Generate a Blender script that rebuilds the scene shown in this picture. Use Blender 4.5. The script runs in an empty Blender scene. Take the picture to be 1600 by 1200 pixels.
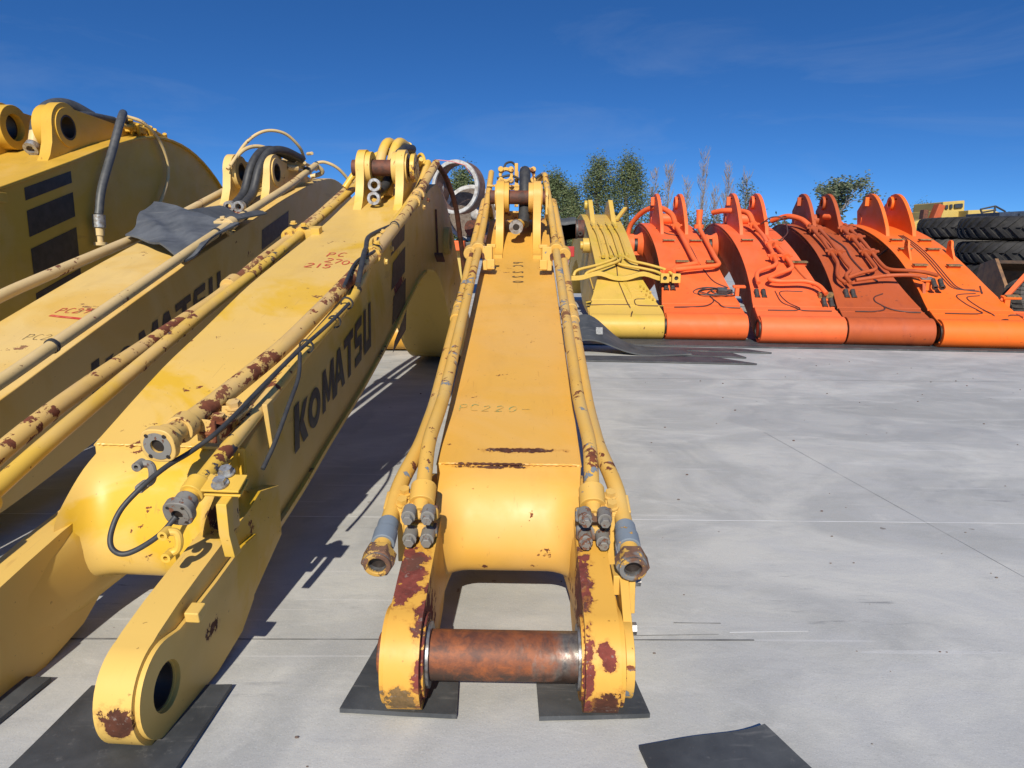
import bpy, bmesh, math, random
from mathutils import Vector, Matrix
from mathutils.geometry import tessellate_polygon
R = math.radians
S = bpy.context.scene
COL = S.collection
random.seed(7)

# ---------------------------------------------------------------- camera, sky, sun, exposure
F_PX, CAM_H, Y_HOR, ROLL = 1150.0, 0.95, 380.0, R(0.6)
cd = bpy.data.cameras.new('camera'); cam = bpy.data.objects.new('camera', cd); COL.objects.link(cam)
cd.sensor_width = 36; cd.lens = F_PX/1600*36; cd.clip_start = .02; cd.clip_end = 6000
th = math.atan((600-Y_HOR)/F_PX)
rt, up0, fw = Vector((1,0,0)), Vector((0,math.sin(th),math.cos(th))), Vector((0,math.cos(th),-math.sin(th)))
cr = rt*math.cos(ROLL)+up0*math.sin(ROLL); cu = -rt*math.sin(ROLL)+up0*math.cos(ROLL)
M = Matrix((cr, cu, -fw)).transposed().to_4x4(); M.translation = Vector((0,0,CAM_H)); cam.matrix_world = M
S.camera = cam
SUN_EL, SUN_AZ = 34.0, 186.0          # azimuth of the sun, clockwise from +Y (the view direction)
w = bpy.data.worlds.new('World'); S.world = w; w.use_nodes = True
nt = w.node_tree; bgn = nt.nodes['Background']
sky = nt.nodes.new('ShaderNodeTexSky'); sky.sky_type = 'NISHITA'; sky.sun_disc = False
sky.sun_elevation = R(SUN_EL); sky.sun_rotation = R(SUN_AZ); sky.air_density = 1.15; sky.dust_density = .08; sky.ozone_density = 2.5; sky.altitude = 300
hs = nt.nodes.new('ShaderNodeHueSaturation'); hs.inputs['Saturation'].default_value = 1.2; hs.inputs['Value'].default_value = 1.0
skc = nt.nodes.new('ShaderNodeTexCoord'); skm = nt.nodes.new('ShaderNodeMapping'); skm.inputs['Scale'].default_value = (1, 1, 2.3); skm.inputs['Location'].default_value = (0, 0, .10)
skn = nt.nodes.new('ShaderNodeVectorMath'); skn.operation = 'NORMALIZE'
nt.links.new(skc.outputs['Generated'], skm.inputs[0]); nt.links.new(skm.outputs[0], skn.inputs[0]); nt.links.new(skn.outputs[0], sky.inputs[0])
nt.links.new(sky.outputs[0], hs.inputs['Color'])
tc = nt.nodes.new('ShaderNodeTexCoord'); mp = nt.nodes.new('ShaderNodeMapping'); mp.inputs['Scale'].default_value = (1.2, 1.2, 5.5); mp.inputs['Rotation'].default_value = (0, R(28), R(15))
cn = nt.nodes.new('ShaderNodeTexNoise'); cn.inputs['Scale'].default_value = 2.2; cn.inputs['Detail'].default_value = 7; cn.inputs['Roughness'].default_value = .62; cn.inputs['Distortion'].default_value = .6
mr = nt.nodes.new('ShaderNodeMapRange'); mr.inputs['From Min'].default_value = .5; mr.inputs['From Max'].default_value = .85; mr.inputs['To Max'].default_value = .18
mx = nt.nodes.new('ShaderNodeMixRGB'); mx.inputs[2].default_value = (5.5, 6.6, 8.2, 1)
nt.links.new(tc.outputs['Generated'], mp.inputs[0]); nt.links.new(mp.outputs[0], cn.inputs[0]); nt.links.new(cn.outputs[0], mr.inputs[0])
tn = nt.nodes.new('ShaderNodeMixRGB'); tn.blend_type = 'MULTIPLY'; tn.inputs[0].default_value = 1; tn.inputs[2].default_value = (.72, 1.22, 1.78, 1); nt.links.new(hs.outputs[0], tn.inputs[1])
nt.links.new(mr.outputs[0], mx.inputs[0]); nt.links.new(tn.outputs[0], mx.inputs[1]); nt.links.new(mx.outputs[0], bgn.inputs[0])
bgn.inputs[1].default_value = .066
sl = bpy.data.lights.new('sun', 'SUN'); sun = bpy.data.objects.new('sun', sl); COL.objects.link(sun)
sl.energy = 5.0; sl.angle = R(.5); sl.color = (1, .94, .82)
sd = Vector((math.sin(R(SUN_AZ))*math.cos(R(SUN_EL)), math.cos(R(SUN_AZ))*math.cos(R(SUN_EL)), math.sin(R(SUN_EL))))
sun.rotation_euler = sd.to_track_quat('Z', 'Y').to_euler()
S.view_settings.view_transform = 'Standard'; S.view_settings.look = 'None'; S.view_settings.gamma = 1; S.view_settings.exposure = 0.16
S.render.engine = 'CYCLES'; S.cycles.max_bounces = 5; S.cycles.diffuse_bounces = 2

# ---------------------------------------------------------------- materials
class NT:
    def __init__(s, name):
        s.m = bpy.data.materials.new(name); s.m.use_nodes = True; s.t = s.m.node_tree; s.b = s.t.nodes['Principled BSDF']
        s.tc = s.t.nodes.new('ShaderNodeTexCoord')
    def n(s, ty, **k):
        o = s.t.nodes.new(ty)
        for a, v in k.items(): setattr(o, a, v)
        return o
    def link(s, a, b): s.t.links.new(a, b)
    def val(s, sock, v):
        if hasattr(v, 'links') or hasattr(v, 'is_output'): s.link(v, sock)
        else: sock.default_value = v
    def noise(s, scale, detail=4, rough=.5, dist=0, vec=None, stretch=None, space='Object'):
        o = s.n('ShaderNodeTexNoise'); o.inputs['Scale'].default_value = scale; o.inputs['Detail'].default_value = detail
        o.inputs['Roughness'].default_value = rough; o.inputs['Distortion'].default_value = dist
        v = vec or s.tc.outputs[space]
        if stretch:
            mp = s.n('ShaderNodeMapping'); mp.inputs['Scale'].default_value = stretch; s.link(v, mp.inputs[0]); v = mp.outputs[0]
        s.link(v, o.inputs[0]); return o.outputs[0]
    def rng(s, v, a, b, c=0, d=1):
        o = s.n('ShaderNodeMapRange'); s.val(o.inputs[0], v)
        for i, q in enumerate((a, b, c, d)): o.inputs[i+1].default_value = q
        return o.outputs[0]
    def math(s, op, a, b=0.0):
        o = s.n('ShaderNodeMath', operation=op); s.val(o.inputs[0], a); s.val(o.inputs[1], b); return o.outputs[0]
    def mix(s, f, a, b):
        o = s.n('ShaderNodeMixRGB'); s.val(o.inputs[0], f)
        for i, q in ((1, a), (2, b)):
            if isinstance(q, tuple): o.inputs[i].default_value = (*q[:3], 1)
            else: s.link(q, o.inputs[i])
        return o.outputs[0]
    def bump(s, h, dist=.002, st=.5):
        o = s.n('ShaderNodeBump'); o.inputs['Strength'].default_value = st; o.inputs['Distance'].default_value = dist
        s.link(h, o.inputs['Height']); s.link(o.outputs[0], s.b.inputs['Normal'])
    def done(s, col, rough=.5, metal=0.0, spec=.5):
        if isinstance(col, tuple): s.b.inputs['Base Color'].default_value = (*col[:3], 1)
        else: s.link(col, s.b.inputs['Base Color'])
        s.val(s.b.inputs['Roughness'], rough); s.val(s.b.inputs['Metallic'], metal); s.b.inputs['Specular IOR Level'].default_value = spec
        return s.m
RUST = (.10, .032, .016); PRIMER = (.20, .045, .032); GREASE = (.035, .028, .022); STEEL = (.22, .23, .24)
def paint(name, base, alt, alt_lo=.5, alt_hi=.62, chip=.0, patches=(), rough=.38, chipscale=22, rust=RUST, grime=.35, bare=None):
    """weathered enamel: two paint tones, grime streaks, rust chips and hand-placed rust / primer patches"""
    a = NT(name)
    n1 = a.noise(2.2, 6, .6, .5)
    col = a.mix(a.rng(n1, alt_lo, alt_hi), base, alt)
    g = a.noise(5, 7, .65, .2, stretch=(1.6, .5, 1))
    col = a.mix(a.rng(g, .52, .80, 0, grime), col, (base[0]*.45, base[1]*.42, base[2]*.42+.01))
    sp = a.noise(70, 3, .6)
    col = a.mix(a.rng(sp, .70, .73, 0, .7), col, (base[0]*.35, base[1]*.28, base[2]*.3))
    n2 = a.noise(chipscale, 8, .66, .15)
    n3 = a.noise(3.1, 3, .5)
    cm = a.math('ADD', a.math('MULTIPLY', n2, .62), a.math('MULTIPLY', n3, .38))
    t = .665-chip*.16
    cmask = a.rng(cm, t, t+.006)
    rn = a.noise(34, 6, .7)
    rcol = a.mix(a.rng(rn, .35, .65), rust, (rust[0]*2.1, rust[1]*1.9, rust[2]*1.6))
    if bare: rcol = a.mix(a.rng(a.noise(9, 3, .5), .52, .56), rcol, bare)
    rim = a.rng(cm, t-.007, t)
    col = a.mix(a.math('MULTIPLY', rim, .45), col, (base[0]*.55, base[1]*.42, base[2]*.5))
    col = a.mix(cmask, col, rcol)
    fd = a.noise(1.3, 5, .6, .8, stretch=(1.5, .6, 1)); col = a.mix(a.rng(fd, .50, .75, 0, .32), col, (min(.8, base[0]*.92+.08), base[1]*.92+.07, base[2]+.07))
    sc = a.noise(7, 3, .5, .1, stretch=(14, .6, 3)); col = a.mix(a.rng(sc, .70, .73, 0, .30), col, (base[0]*.6, base[1]*.5, base[2]*.5+.01))
    pm = cmask
    for c, r, pc in patches:
        vm = a.n('ShaderNodeVectorMath', operation='SUBTRACT'); a.link(a.tc.outputs['Object'], vm.inputs[0]); vm.inputs[1].default_value = c
        vd = a.n('ShaderNodeVectorMath', operation='DIVIDE'); a.link(vm.outputs[0], vd.inputs[0]); vd.inputs[1].default_value = r
        vl = a.n('ShaderNodeVectorMath', operation='LENGTH'); a.link(vd.outputs[0], vl.inputs[0])
        nn = a.noise(28, 6, .68, .2)
        d = a.math('ADD', vl.outputs['Value'], a.math('MULTIPLY', a.math('SUBTRACT', nn, .5), 3.2))
        k = a.rng(d, .97, 1.0, 1, 0)
        col = a.mix(a.rng(d, 1.0, 1.35, .55, 0), col, (base[0]*.62, base[1]*.48, base[2]*.5))
        inn = a.mix(a.rng(rn, .42, .60, 0, .75), pc, (pc[0]*.45, pc[1]*.5, pc[2]*.5)); inn = a.mix(a.rng(a.noise(13, 6, .7, .5), .54, .60, 0, .8), inn, (.10, .045, .03))
        inn = a.mix(a.rng(a.noise(90, 4, .7), .60, .68, 0, .6), inn, (.24, .20, .17)); col = a.mix(k, col, inn)
        pm = a.math('MAXIMUM', pm, k)
    rr = a.math('ADD', a.math('MULTIPLY', pm, .4), a.rng(a.noise(8, 4, .6), .3, .7, rough-.06, rough+.14))
    h = a.math('SUBTRACT', a.math('MULTIPLY', a.noise(40, 3, .5), .22), pm)
    a.bump(h, .0012, .6)
    return a.done(col, rr, 0, .34)
def simple(name, c, c2=None, rough=.5, metal=0.0, scale=12, bump=.001, lo=.4, hi=.62, spec=.5, stretch=None):
    a = NT(name); n = a.noise(scale, 6, .62, .2, stretch=stretch)
    col = a.mix(a.rng(n, lo, hi), c, c2 or tuple(x*.7 for x in c))
    if bump: a.bump(a.noise(scale*3, 5, .6), bump, .6)
    return a.done(col, rough, metal, spec)
MAT = {}
MAT['steel'] = simple('bare_steel', (.30, .31, .32), (.12, .10, .085), .42, .65, 40)
MAT['zinc'] = simple('zinc', (.42, .43, .43), (.24, .2, .16), .4, .5, 50)
MAT['dark'] = simple('dark_bore', (.018, .015, .013), (.03, .02, .015), .5)  # near-black colour standing in for the shade inside holes
MAT['hose'] = simple('hose_rubber', (.028, .028, .030), (.045, .044, .042), .55, 0, 30)
MAT['hosegrey'] = simple('hose_grey', (.05, .053, .057), (.08, .08, .08), .5, 0, 30)
MAT['rust'] = simple('rust', (.15, .050, .026), (.06, .03, .022), .7, .1, 18)
def rubber(k):
    a = NT('rubber_sheet')
    n = a.noise(6, 7, .65, .4); sc = a.noise(5, 6, .6, .3, stretch=(1, 6, 1)); dust = a.noise(45, 5, .7)
    col = a.mix(a.rng(n, .35, .65), (.036*k, .039*k, .042*k), (.074*k, .078*k, .082*k))
    col = a.mix(a.rng(sc, .58, .75, 0, .6), col, (.20, .195, .185))
    col = a.mix(a.rng(dust, .6, .75, 0, .35), col, (.22, .21, .2))
    a.bump(a.noise(60, 4, .6), .001, .5)
    return a.done(col, .62)
MAT['rubber'] = rubber(1.0); MAT['rubber_pale'] = rubber(1.55)
def pinmat():
    a = NT('rusty_pin'); sx = a.n('ShaderNodeSeparateXYZ'); a.link(a.tc.outputs['Object'], sx.inputs[0])
    n = a.noise(14, 7, .7, .6); f = a.noise(60, 6, .7)
    col = a.mix(a.rng(n, .38, .6), (.30, .085, .022), (.11, .038, .02))
    col = a.mix(a.rng(f, .5, .7, 0, .6), col, (.045, .03, .025))
    e = a.math('ADD', a.rng(sx.outputs[0], -.02, .15), a.math('MULTIPLY', a.math('SUBTRACT', a.noise(9, 5, .6, .4, stretch=(3, 1, 1)), .5), 2.4))
    sm = a.rng(e, .42, .95)
    col = a.mix(sm, col, a.mix(a.rng(f, .4, .6), (.10, .085, .08), (.20, .17, .14)))
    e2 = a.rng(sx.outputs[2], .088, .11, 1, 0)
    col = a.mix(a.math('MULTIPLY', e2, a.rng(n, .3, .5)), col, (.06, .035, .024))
    a.bump(f, .001, .7)
    return a.done(col, a.rng(sm, 0, 1, .62, .36), a.rng(sm, 0, 1, .05, .5))
MAT['pin'] = pinmat()
YC = (.655, .352, .058)
MAT['centre'] = paint('centre_boom_paint', YC, (.665, .37, .085), chip=.12, rough=.46, patches=[
    ((-.205, .10, .235), (.032, .10, .075), PRIMER), ((-.165, .02, .10), (.016, .14, .12), PRIMER), ((.165, .10, .20), (.022, .11, .10), PRIMER), ((.205, -.09, .16), (.02, .03, .025), PRIMER),
    ((.195, -.09, .035), (.07, .07, .050), RUST), ((.170, -.02, .11), (.012, .12, .10), PRIMER), ((-.2, -.1, .06), (.035, .05, .030), (.22, .13, .05)),
    ((.035, .535, .396), (.085, .014, .03), RUST), ((-.04, .455, .38), (.075, .007, .02), RUST), ((.235, .3, .12), (.02, .02, .02), RUST)], grime=.22)
MAT['centre_pipe'] = paint('centre_pipe_paint', (.64, .37, .075), (.60, .38, .11), chip=.60, chipscale=26, rough=.42, bare=(.17, .2, .23))
MAT['fitting'] = paint('dirty_fitting', (.50, .29, .06), (.30, .22, .12), chip=1.35, chipscale=38, rust=(.09, .05, .035), bare=(.17, .17, .165), rough=.5)
MAT['bolt_dirty'] = paint('dirty_bolt', (.20, .19, .17), (.13, .11, .09), chip=.9, chipscale=60, rust=(.11, .05, .03), rough=.5)
MAT['sleeve'] = paint('worn_sleeve', (.17, .20, .23), (.24, .26, .27), chip=.9, chipscale=40, rust=(.35, .20, .05), rough=.5)
MAT['two'] = paint('second_boom_paint', (.66, .425, .105), (.63, .375, .028), .56, .63, chip=.16, rough=.40, patches=[
    ((.20, 2.28, .70), (.02, .10, .14), PRIMER), ((.2, .35, .31), (.03, .03, .045), RUST), ((.20, -.105, .09), (.028, .022, .035), RUST), ((.235, .19, .12), (.02, .025, .02), RUST)], grime=.22)
MAT['two_pipe'] = paint('second_boom_pipe_paint', (.66, .41, .06), (.62, .41, .14), chip=.52, chipscale=22, bare=(.05, .05, .055))
MAT['two_worn'] = paint('second_boom_worn_pipe_paint', (.62, .40, .12), (.56, .37, .15), chip=.80, chipscale=20)
MAT['three'] = paint('third_boom_paint', (.66, .45, .15), (.63, .39, .085), .5, .64, chip=.14, rough=.45, patches=[((-.05, 2.95, 1.12), (.14, .10, .05), PRIMER)], grime=.25)
MAT['three_pipe'] = paint('third_boom_pipe_paint', (.62, .45, .21), (.58, .42, .18), chip=.36)
MAT['four'] = paint('fourth_boom_paint', (.58, .34, .04), (.60, .36, .07), chip=.14, rough=.42, grime=.3)
MAT['black_paint'] = simple('black_decal', (.016, .014, .013), (.035, .03, .026), .45, 0, 20, 0)
def decal():
    a = NT('lettering_black'); n = a.noise(30, 6, .7, .3)
    return a.done(a.mix(a.rng(n, .40, .62), (.020, .020, .024), (.055, .052, .05)), .5)
MAT['letters'] = decal()
MAT['red_pen'] = simple('red_marker', (.50, .035, .02), (.62, .16, .07), .6, 0, 60, 0)
MAT['green_pen'] = simple('green_marker', (.16, .30, .12), (.60, .36, .08), .6, 0, 45, 0, .44, .52)
MAT['black_pen'] = simple('black_marker', (.06, .04, .03), (.3, .18, .06), .6, 0, 55, 0, .5, .62)
MAT['orange1'] = paint('orange_paint_clean', (.78, .132, .030), (.79, .150, .040), chip=.12, rough=.50, grime=.2, rust=(.16, .045, .025))
MAT['orange2'] = paint('orange_paint_salmon', (.80, .142, .040), (.76, .128, .032), chip=.12, rough=.50, grime=.2, rust=(.16, .045, .025))
MAT['orange3'] = paint('orange_paint_dull', (.42, .084, .022), (.42, .088, .028), chip=.2, rough=.55, grime=.5, rust=(.12, .04, .025))
MAT['orange4'] = paint('orange_paint_bright', (.81, .150, .016), (.79, .155, .024), chip=.12, rough=.50, grime=.2, rust=(.16, .05, .02))
MAT['pale'] = paint('pale_yellow_paint', (.60, .385, .075), (.54, .37, .055), chip=.12, rough=.42, grime=.25)
def concrete():
    a = NT('concrete')
    c1 = a.noise(1.5, 9, .60, 1.3); c2 = a.noise(.62, 7, .62, 1.0, stretch=(.8, 1.2, 1)); c3 = a.noise(4.5, 9, .68, 1.2, stretch=(.7, 1.3, 1)); fine = a.noise(60, 5, .7)
    col = a.mix(a.rng(c1, .40, .60), (.385, .383, .362), (.525, .515, .475))
    col = a.mix(a.rng(c3, .42, .62, 0, .55), col, (.435, .435, .43))
    col = a.mix(a.rng(c2, .52, .64, 0, .62), col, (.315, .314, .300))
    sw = a.noise(2.4, 9, .72, 2.2, stretch=(.55, 1.3, 1)); col = a.mix(a.rng(sw, .55, .70, 0, .55), col, (.60, .59, .555))
    m1 = a.noise(9, 8, .72, .8, stretch=(.5, 1.5, 1)); col = a.mix(a.rng(m1, .54, .74, 0, .38), col, (.27, .275, .28))
    m2 = a.noise(1.7, 4, .5, .4); m3 = a.noise(22, 4, .6, .2, stretch=(.3, 1.6, 1)); col = a.mix(a.math('MULTIPLY', a.rng(m2, .56, .64), a.rng(m3, .60, .70, 0, .6)), col, (.17, .17, .175))
    hl = a.noise(3, 2, .4, 0, stretch=(.25, 9, 1)); col = a.mix(a.rng(hl, .70, .71, 0, .25), col, (.66, .65, .64))
    gr = a.noise(240, 3, .6); col = a.mix(a.rng(gr, .58, .74, 0, .42), col, (.19, .19, .19)); col = a.mix(a.rng(gr, .42, .28, 0, .4), col, (.68, .67, .66))
    dm = a.noise(.8, 8, .58, .7); col = a.mix(a.rng(dm, .57, .60, 0, .30), col, (.27, .275, .275))
    sp = a.noise(16, 2, .5); col = a.mix(a.rng(sp, .755, .765, 0, .6), col, (.12, .09, .07))
    a.bump(a.math('ADD', fine, a.math('MULTIPLY', c3, .6)), .0018, .5)
    return a.done(col, a.rng(c2, .3, .7, .65, .85), 0, .3)
MAT['concrete'] = concrete()
MAT['joint_dark'] = simple('joint_dark', (.10, .10, .10), (.22, .22, .22), .8, 0, 8, 0)
MAT['joint_light'] = simple('joint_light', (.74, .74, .73), (.62, .62, .61), .8, 0, 5, 0)

# ---------------------------------------------------------------- helpers
def tag(o, label=None, cat=None, group=None, kind=None):
    if label: o['label'] = label
    if cat: o['category'] = cat
    if group: o['group'] = group
    if kind: o['kind'] = kind
    return o
def empty(name, loc, az=0, label=None, cat=None, group=None):
    o = bpy.data.objects.new(name, None); COL.objects.link(o); o.location = loc; o.rotation_euler = (0, 0, -R(az)); o.empty_display_size = .2
    return tag(o, label, cat, group)
def obj(name, bm, mat, parent=None, angle=35, bevel=0, smooth=True, loc=None):
    bmesh.ops.recalc_face_normals(bm, faces=bm.faces)
    me = bpy.data.meshes.new(name); bm.to_mesh(me); bm.free()
    o = bpy.data.objects.new(name, me); COL.objects.link(o)
    for m in (mat if isinstance(mat, (list, tuple)) else [mat]): me.materials.append(m)
    if smooth:
        me.polygons.foreach_set('use_smooth', [True]*len(me.polygons)); me.set_sharp_from_angle(angle=R(angle))
    if parent: o.parent = parent
    if loc: o.location = loc
    if bevel:
        b = o.modifiers.new('bevel', 'BEVEL'); b.width = bevel; b.segments = 2; b.limit_method = 'ANGLE'; b.angle_limit = R(40); b.harden_normals = True
    return o
def B(): return bmesh.new()
def quadstrip(bm, rings, closed=True, cap=True, mi=0):
    vs = [[bm.verts.new(p) for p in r] for r in rings]
    n = len(rings[0])
    for i in range(len(vs)-1):
        for j in range(n if closed else n-1):
            k = (j+1) % n
            f = bm.faces.new((vs[i][j], vs[i][k], vs[i+1][k], vs[i+1][j])); f.material_index = mi
    if cap and closed:
        for r in (vs[0], vs[-1]):
            f = bm.faces.new(r); f.material_index = mi
    return vs
def frame_of(d):
    d = d.normalized(); a = Vector((0,0,1)) if abs(d.z) < .9 else Vector((1,0,0))
    s = d.cross(a).normalized(); return s, s.cross(d).normalized()
def box(bm, c, s, rx=0, rz=0, ry=0, mi=0):
    m = Matrix.Translation(c) @ Matrix.Rotation(rz, 4, 'Z') @ Matrix.Rotation(ry, 4, 'Y') @ Matrix.Rotation(rx, 4, 'X') @ Matrix.Diagonal((s[0], s[1], s[2], 1))
    r = bmesh.ops.create_cube(bm, size=1, matrix=m)
    for v in r['verts']:
        for f in v.link_faces: f.material_index = mi
def cyl(bm, p0, p1, r0, r1=None, seg=18, rin=0, mi=0):
    p0, p1 = Vector(p0), Vector(p1); r1 = r0 if r1 is None else r1; s, t = frame_of(p1-p0)
    def ring(p, r): return [p+(s*math.cos(2*math.pi*k/seg)+t*math.sin(2*math.pi*k/seg))*r for k in range(seg)]
    if rin: quadstrip(bm, [ring(p0, rin), ring(p0, r0), ring(p1, r1), ring(p1, rin), ring(p0, rin)], cap=False, mi=mi)
    else: quadstrip(bm, [ring(p0, r0), ring(p1, r1)], mi=mi)
def rounded(path, bend=.08, n=5):
    P = [Vector(p) for p in path]; out = [P[0]]
    for i in range(1, len(P)-1):
        a, b, c = P[i-1], P[i], P[i+1]; d1 = min(bend, (b-a).length*.48); d2 = min(bend, (c-b).length*.48)
        q0 = b+(a-b).normalized()*d1; q2 = b+(c-b).normalized()*d2
        for k in range(n+1):
            t = k/n; out.append(q0*(1-t)**2+b*2*t*(1-t)+q2*t*t)
    out.append(P[-1]); return out
def tube(bm, path, r, bend=.08, seg=14, n=5, mi=0, raw=False, rads=None):
    P = path if raw else rounded(path, bend, n)
    P = [Vector(p) for p in P]
    Q = [P[0]]
    for p in P[1:]:
        if (p-Q[-1]).length > 1e-5: Q.append(p)
    P = Q; d = (P[1]-P[0]).normalized(); s, t = frame_of(d); rings = []
    for i, p in enumerate(P):
        d2 = (P[min(i+1, len(P)-1)]-P[max(i-1, 0)]).normalized()
        q = d.rotation_difference(d2); s = q @ s; t = q @ t; d = d2
        rr = rads(i/(len(P)-1)) if rads else r
        rings.append([p+(s*math.cos(2*math.pi*k/seg)+t*math.sin(2*math.pi*k/seg))*rr for k in range(seg)])
    quadstrip(bm, rings, mi=mi)
def catmull(pts, n=6):
    P = [Vector(p) for p in pts]; P = [P[0]*2-P[1]]+P+[P[-1]*2-P[-2]]; out = []
    for i in range(1, len(P)-2):
        for k in range(n):
            t = k/n; a, b, c, d = P[i-1], P[i], P[i+1], P[i+2]
            out.append(.5*((2*b)+(-a+c)*t+(2*a-5*b+4*c-d)*t*t+(-a+3*b-3*c+d)*t**3))
    out.append(P[-2]); return out
def soft(bm, pts, r, seg=12, n=8, mi=0): tube(bm, catmull(pts, n), r, seg=seg, raw=True, mi=mi)
def plate(bm, outer, holes, x0, x1, mi=0, ax='x'):
    """flat plate cut from a y-z outline with holes, x0..x1 thick"""
    loops = [[Vector((p[0], p[1], 0)) for p in outer]]+[[Vector((p[0], p[1], 0)) for p in h] for h in holes]
    tri = tessellate_polygon(loops); flat = [p for l in loops for p in l]
    mk = (lambda x, p: (x, p.x, p.y)) if ax == 'x' else ((lambda x, p: (p.x, x, p.y)) if ax == 'y' else (lambda x, p: (p.x, p.y, x)))
    A = [bm.verts.new(mk(x0, p)) for p in flat]; Bv = [bm.verts.new(mk(x1, p)) for p in flat]
    for t in tri:
        for V in (A, Bv):
            try: f = bm.faces.new([V[i] for i in t]); f.material_index = mi
            except ValueError: pass
    k = 0
    for l in loops:
        n = len(l)
        for i in range(n):
            j = (i+1) % n
            f = bm.faces.new((A[k+i], A[k+j], Bv[k+j], Bv[k+i])); f.material_index = mi
        k += n
def circ(cy, cz, r, n=28, a0=0, a1=360): 
    full = abs(a1-a0) >= 360
    return [(cy+r*math.cos(R(a0+(a1-a0)*i/(n if full else n-1))), cz+r*math.sin(R(a0+(a1-a0)*i/(n if full else n-1)))) for i in range(n)]
def interp(st, u):
    for i in range(len(st)-1):
        if st[i][0] <= u <= st[i+1][0]:
            t = (u-st[i][0])/(st[i+1][0]-st[i][0]); return [a+(b-a)*t for a, b in zip(st[i], st[i+1])]
    return list(st[0] if u < st[0][0] else st[-1])
def smooth_st(st, n=5):
    """resample a station list with a smooth (Hermite) curve"""
    out = []
    for i in range(len(st)-1):
        p0 = st[max(i-1, 0)]; p1 = st[i]; p2 = st[i+1]; p3 = st[min(i+2, len(st)-1)]
        for k in range(n):
            t = k/n; u = p1[0]+(p2[0]-p1[0])*t; h = p2[0]-p1[0]; row = [u]
            for j in range(1, len(p1)):
                m1 = (p2[j]-p0[j])/max(p2[0]-p0[0], 1e-6)*h; m2 = (p3[j]-p1[j])/max(p3[0]-p1[0], 1e-6)*h
                row.append((2*t**3-3*t**2+1)*p1[j]+(t**3-2*t**2+t)*m1+(-2*t**3+3*t**2)*p2[j]+(t**3-t**2)*m2)
            out.append(row)
    out.append(list(st[-1])); return out
def loft(bm, st, mi=0):
    """stations (u, top, bottom, half_width)"""
    quadstrip(bm, [[(-s[3], s[0], s[1]), (s[3], s[0], s[1]), (s[3], s[0], s[2]), (-s[3], s[0], s[2])] for s in st], mi=mi)
def bolt(bm, p, d, r=.012, h=.010, mi=0):
    p, d = Vector(p), Vector(d).normalized()
    cyl(bm, p, p+d*h*.3, r*1.35, seg=14, mi=mi); cyl(bm, p+d*h*.3, p+d*h*1.3, r, seg=6, mi=mi)
def ribbon(bm, pts, wd, surf, off=.0015, mi=0):
    """hand-drawn stroke lying on a surface; surf(s,t)->(point, normal)"""
    L = []
    for i, p in enumerate(pts):
        a = Vector(pts[max(i-1, 0)]); b = Vector(pts[min(i+1, len(pts)-1)]); d = (b-a); d = d.normalized() if d.length else Vector((1, 0)); n = Vector((-d.y, d.x))*wd/2
        L.append((Vector(p)+n, Vector(p)-n))
    prev = None
    for a, b in L:
        va, vb = bm.verts.new(surf(a.x, a.y)), bm.verts.new(surf(b.x, b.y))
        if prev: bm.faces.new((prev[0], prev[1], vb, va)).material_index = mi
        prev = (va, vb)
GLY = {  # hand-written strokes in a 1 x 1.6 cell
 'P': [[(0.1,0),(0.12,1.6)],[(0,1.5),(.7,1.55),(.8,1.1),(.6,.8),(.12,.75)]], 'C': [[(.85,1.4),(.4,1.6),(.05,1.0),(.2,.15),(.8,.1)]],
 '2': [[(0,1.3),(.4,1.6),(.75,1.25),(.4,.6),(0,.05),(.85,.1)]], '9': [[(.75,1.2),(.4,1.6),(.05,1.2),(.35,.85),(.75,1.2),(.7,.4),(.45,0)]],
 '0': [[(.4,1.5),(.05,1.0),(.15,.2),(.5,0),(.85,.6),(.75,1.3),(.4,1.5)]], '7': [[(0,1.5),(.8,1.55),(.35,0)]], '6': [[(.7,1.6),(.2,.9),(.1,.3),(.45,0),(.75,.35),(.5,.75),(.12,.5)]],
 '5': [[(.8,1.55),(.15,1.5),(.1,.9),(.6,.9),(.75,.4),(.4,0),(0,.15)]], '1': [[(.4,1.6),(.45,0)]], '-': [[(0,.7),(.9,.75)]]}
def writing(bm, text, x, y, h, wd, surf, gap=1.25, slant=0):
    for ch in text:
        for st in GLY.get(ch, []):
            pts = [Vector((x+(p[0]+slant*p[1])*h/1.6, y+p[1]*h/1.6)) for p in st]
            if len(pts) > 2: pts = [Vector((q.x, q.y)) for q in catmull([(p.x, p.y, 0) for p in pts], 4)]
            ribbon(bm, pts, wd, surf)
        x += gap*h/1.6
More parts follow.
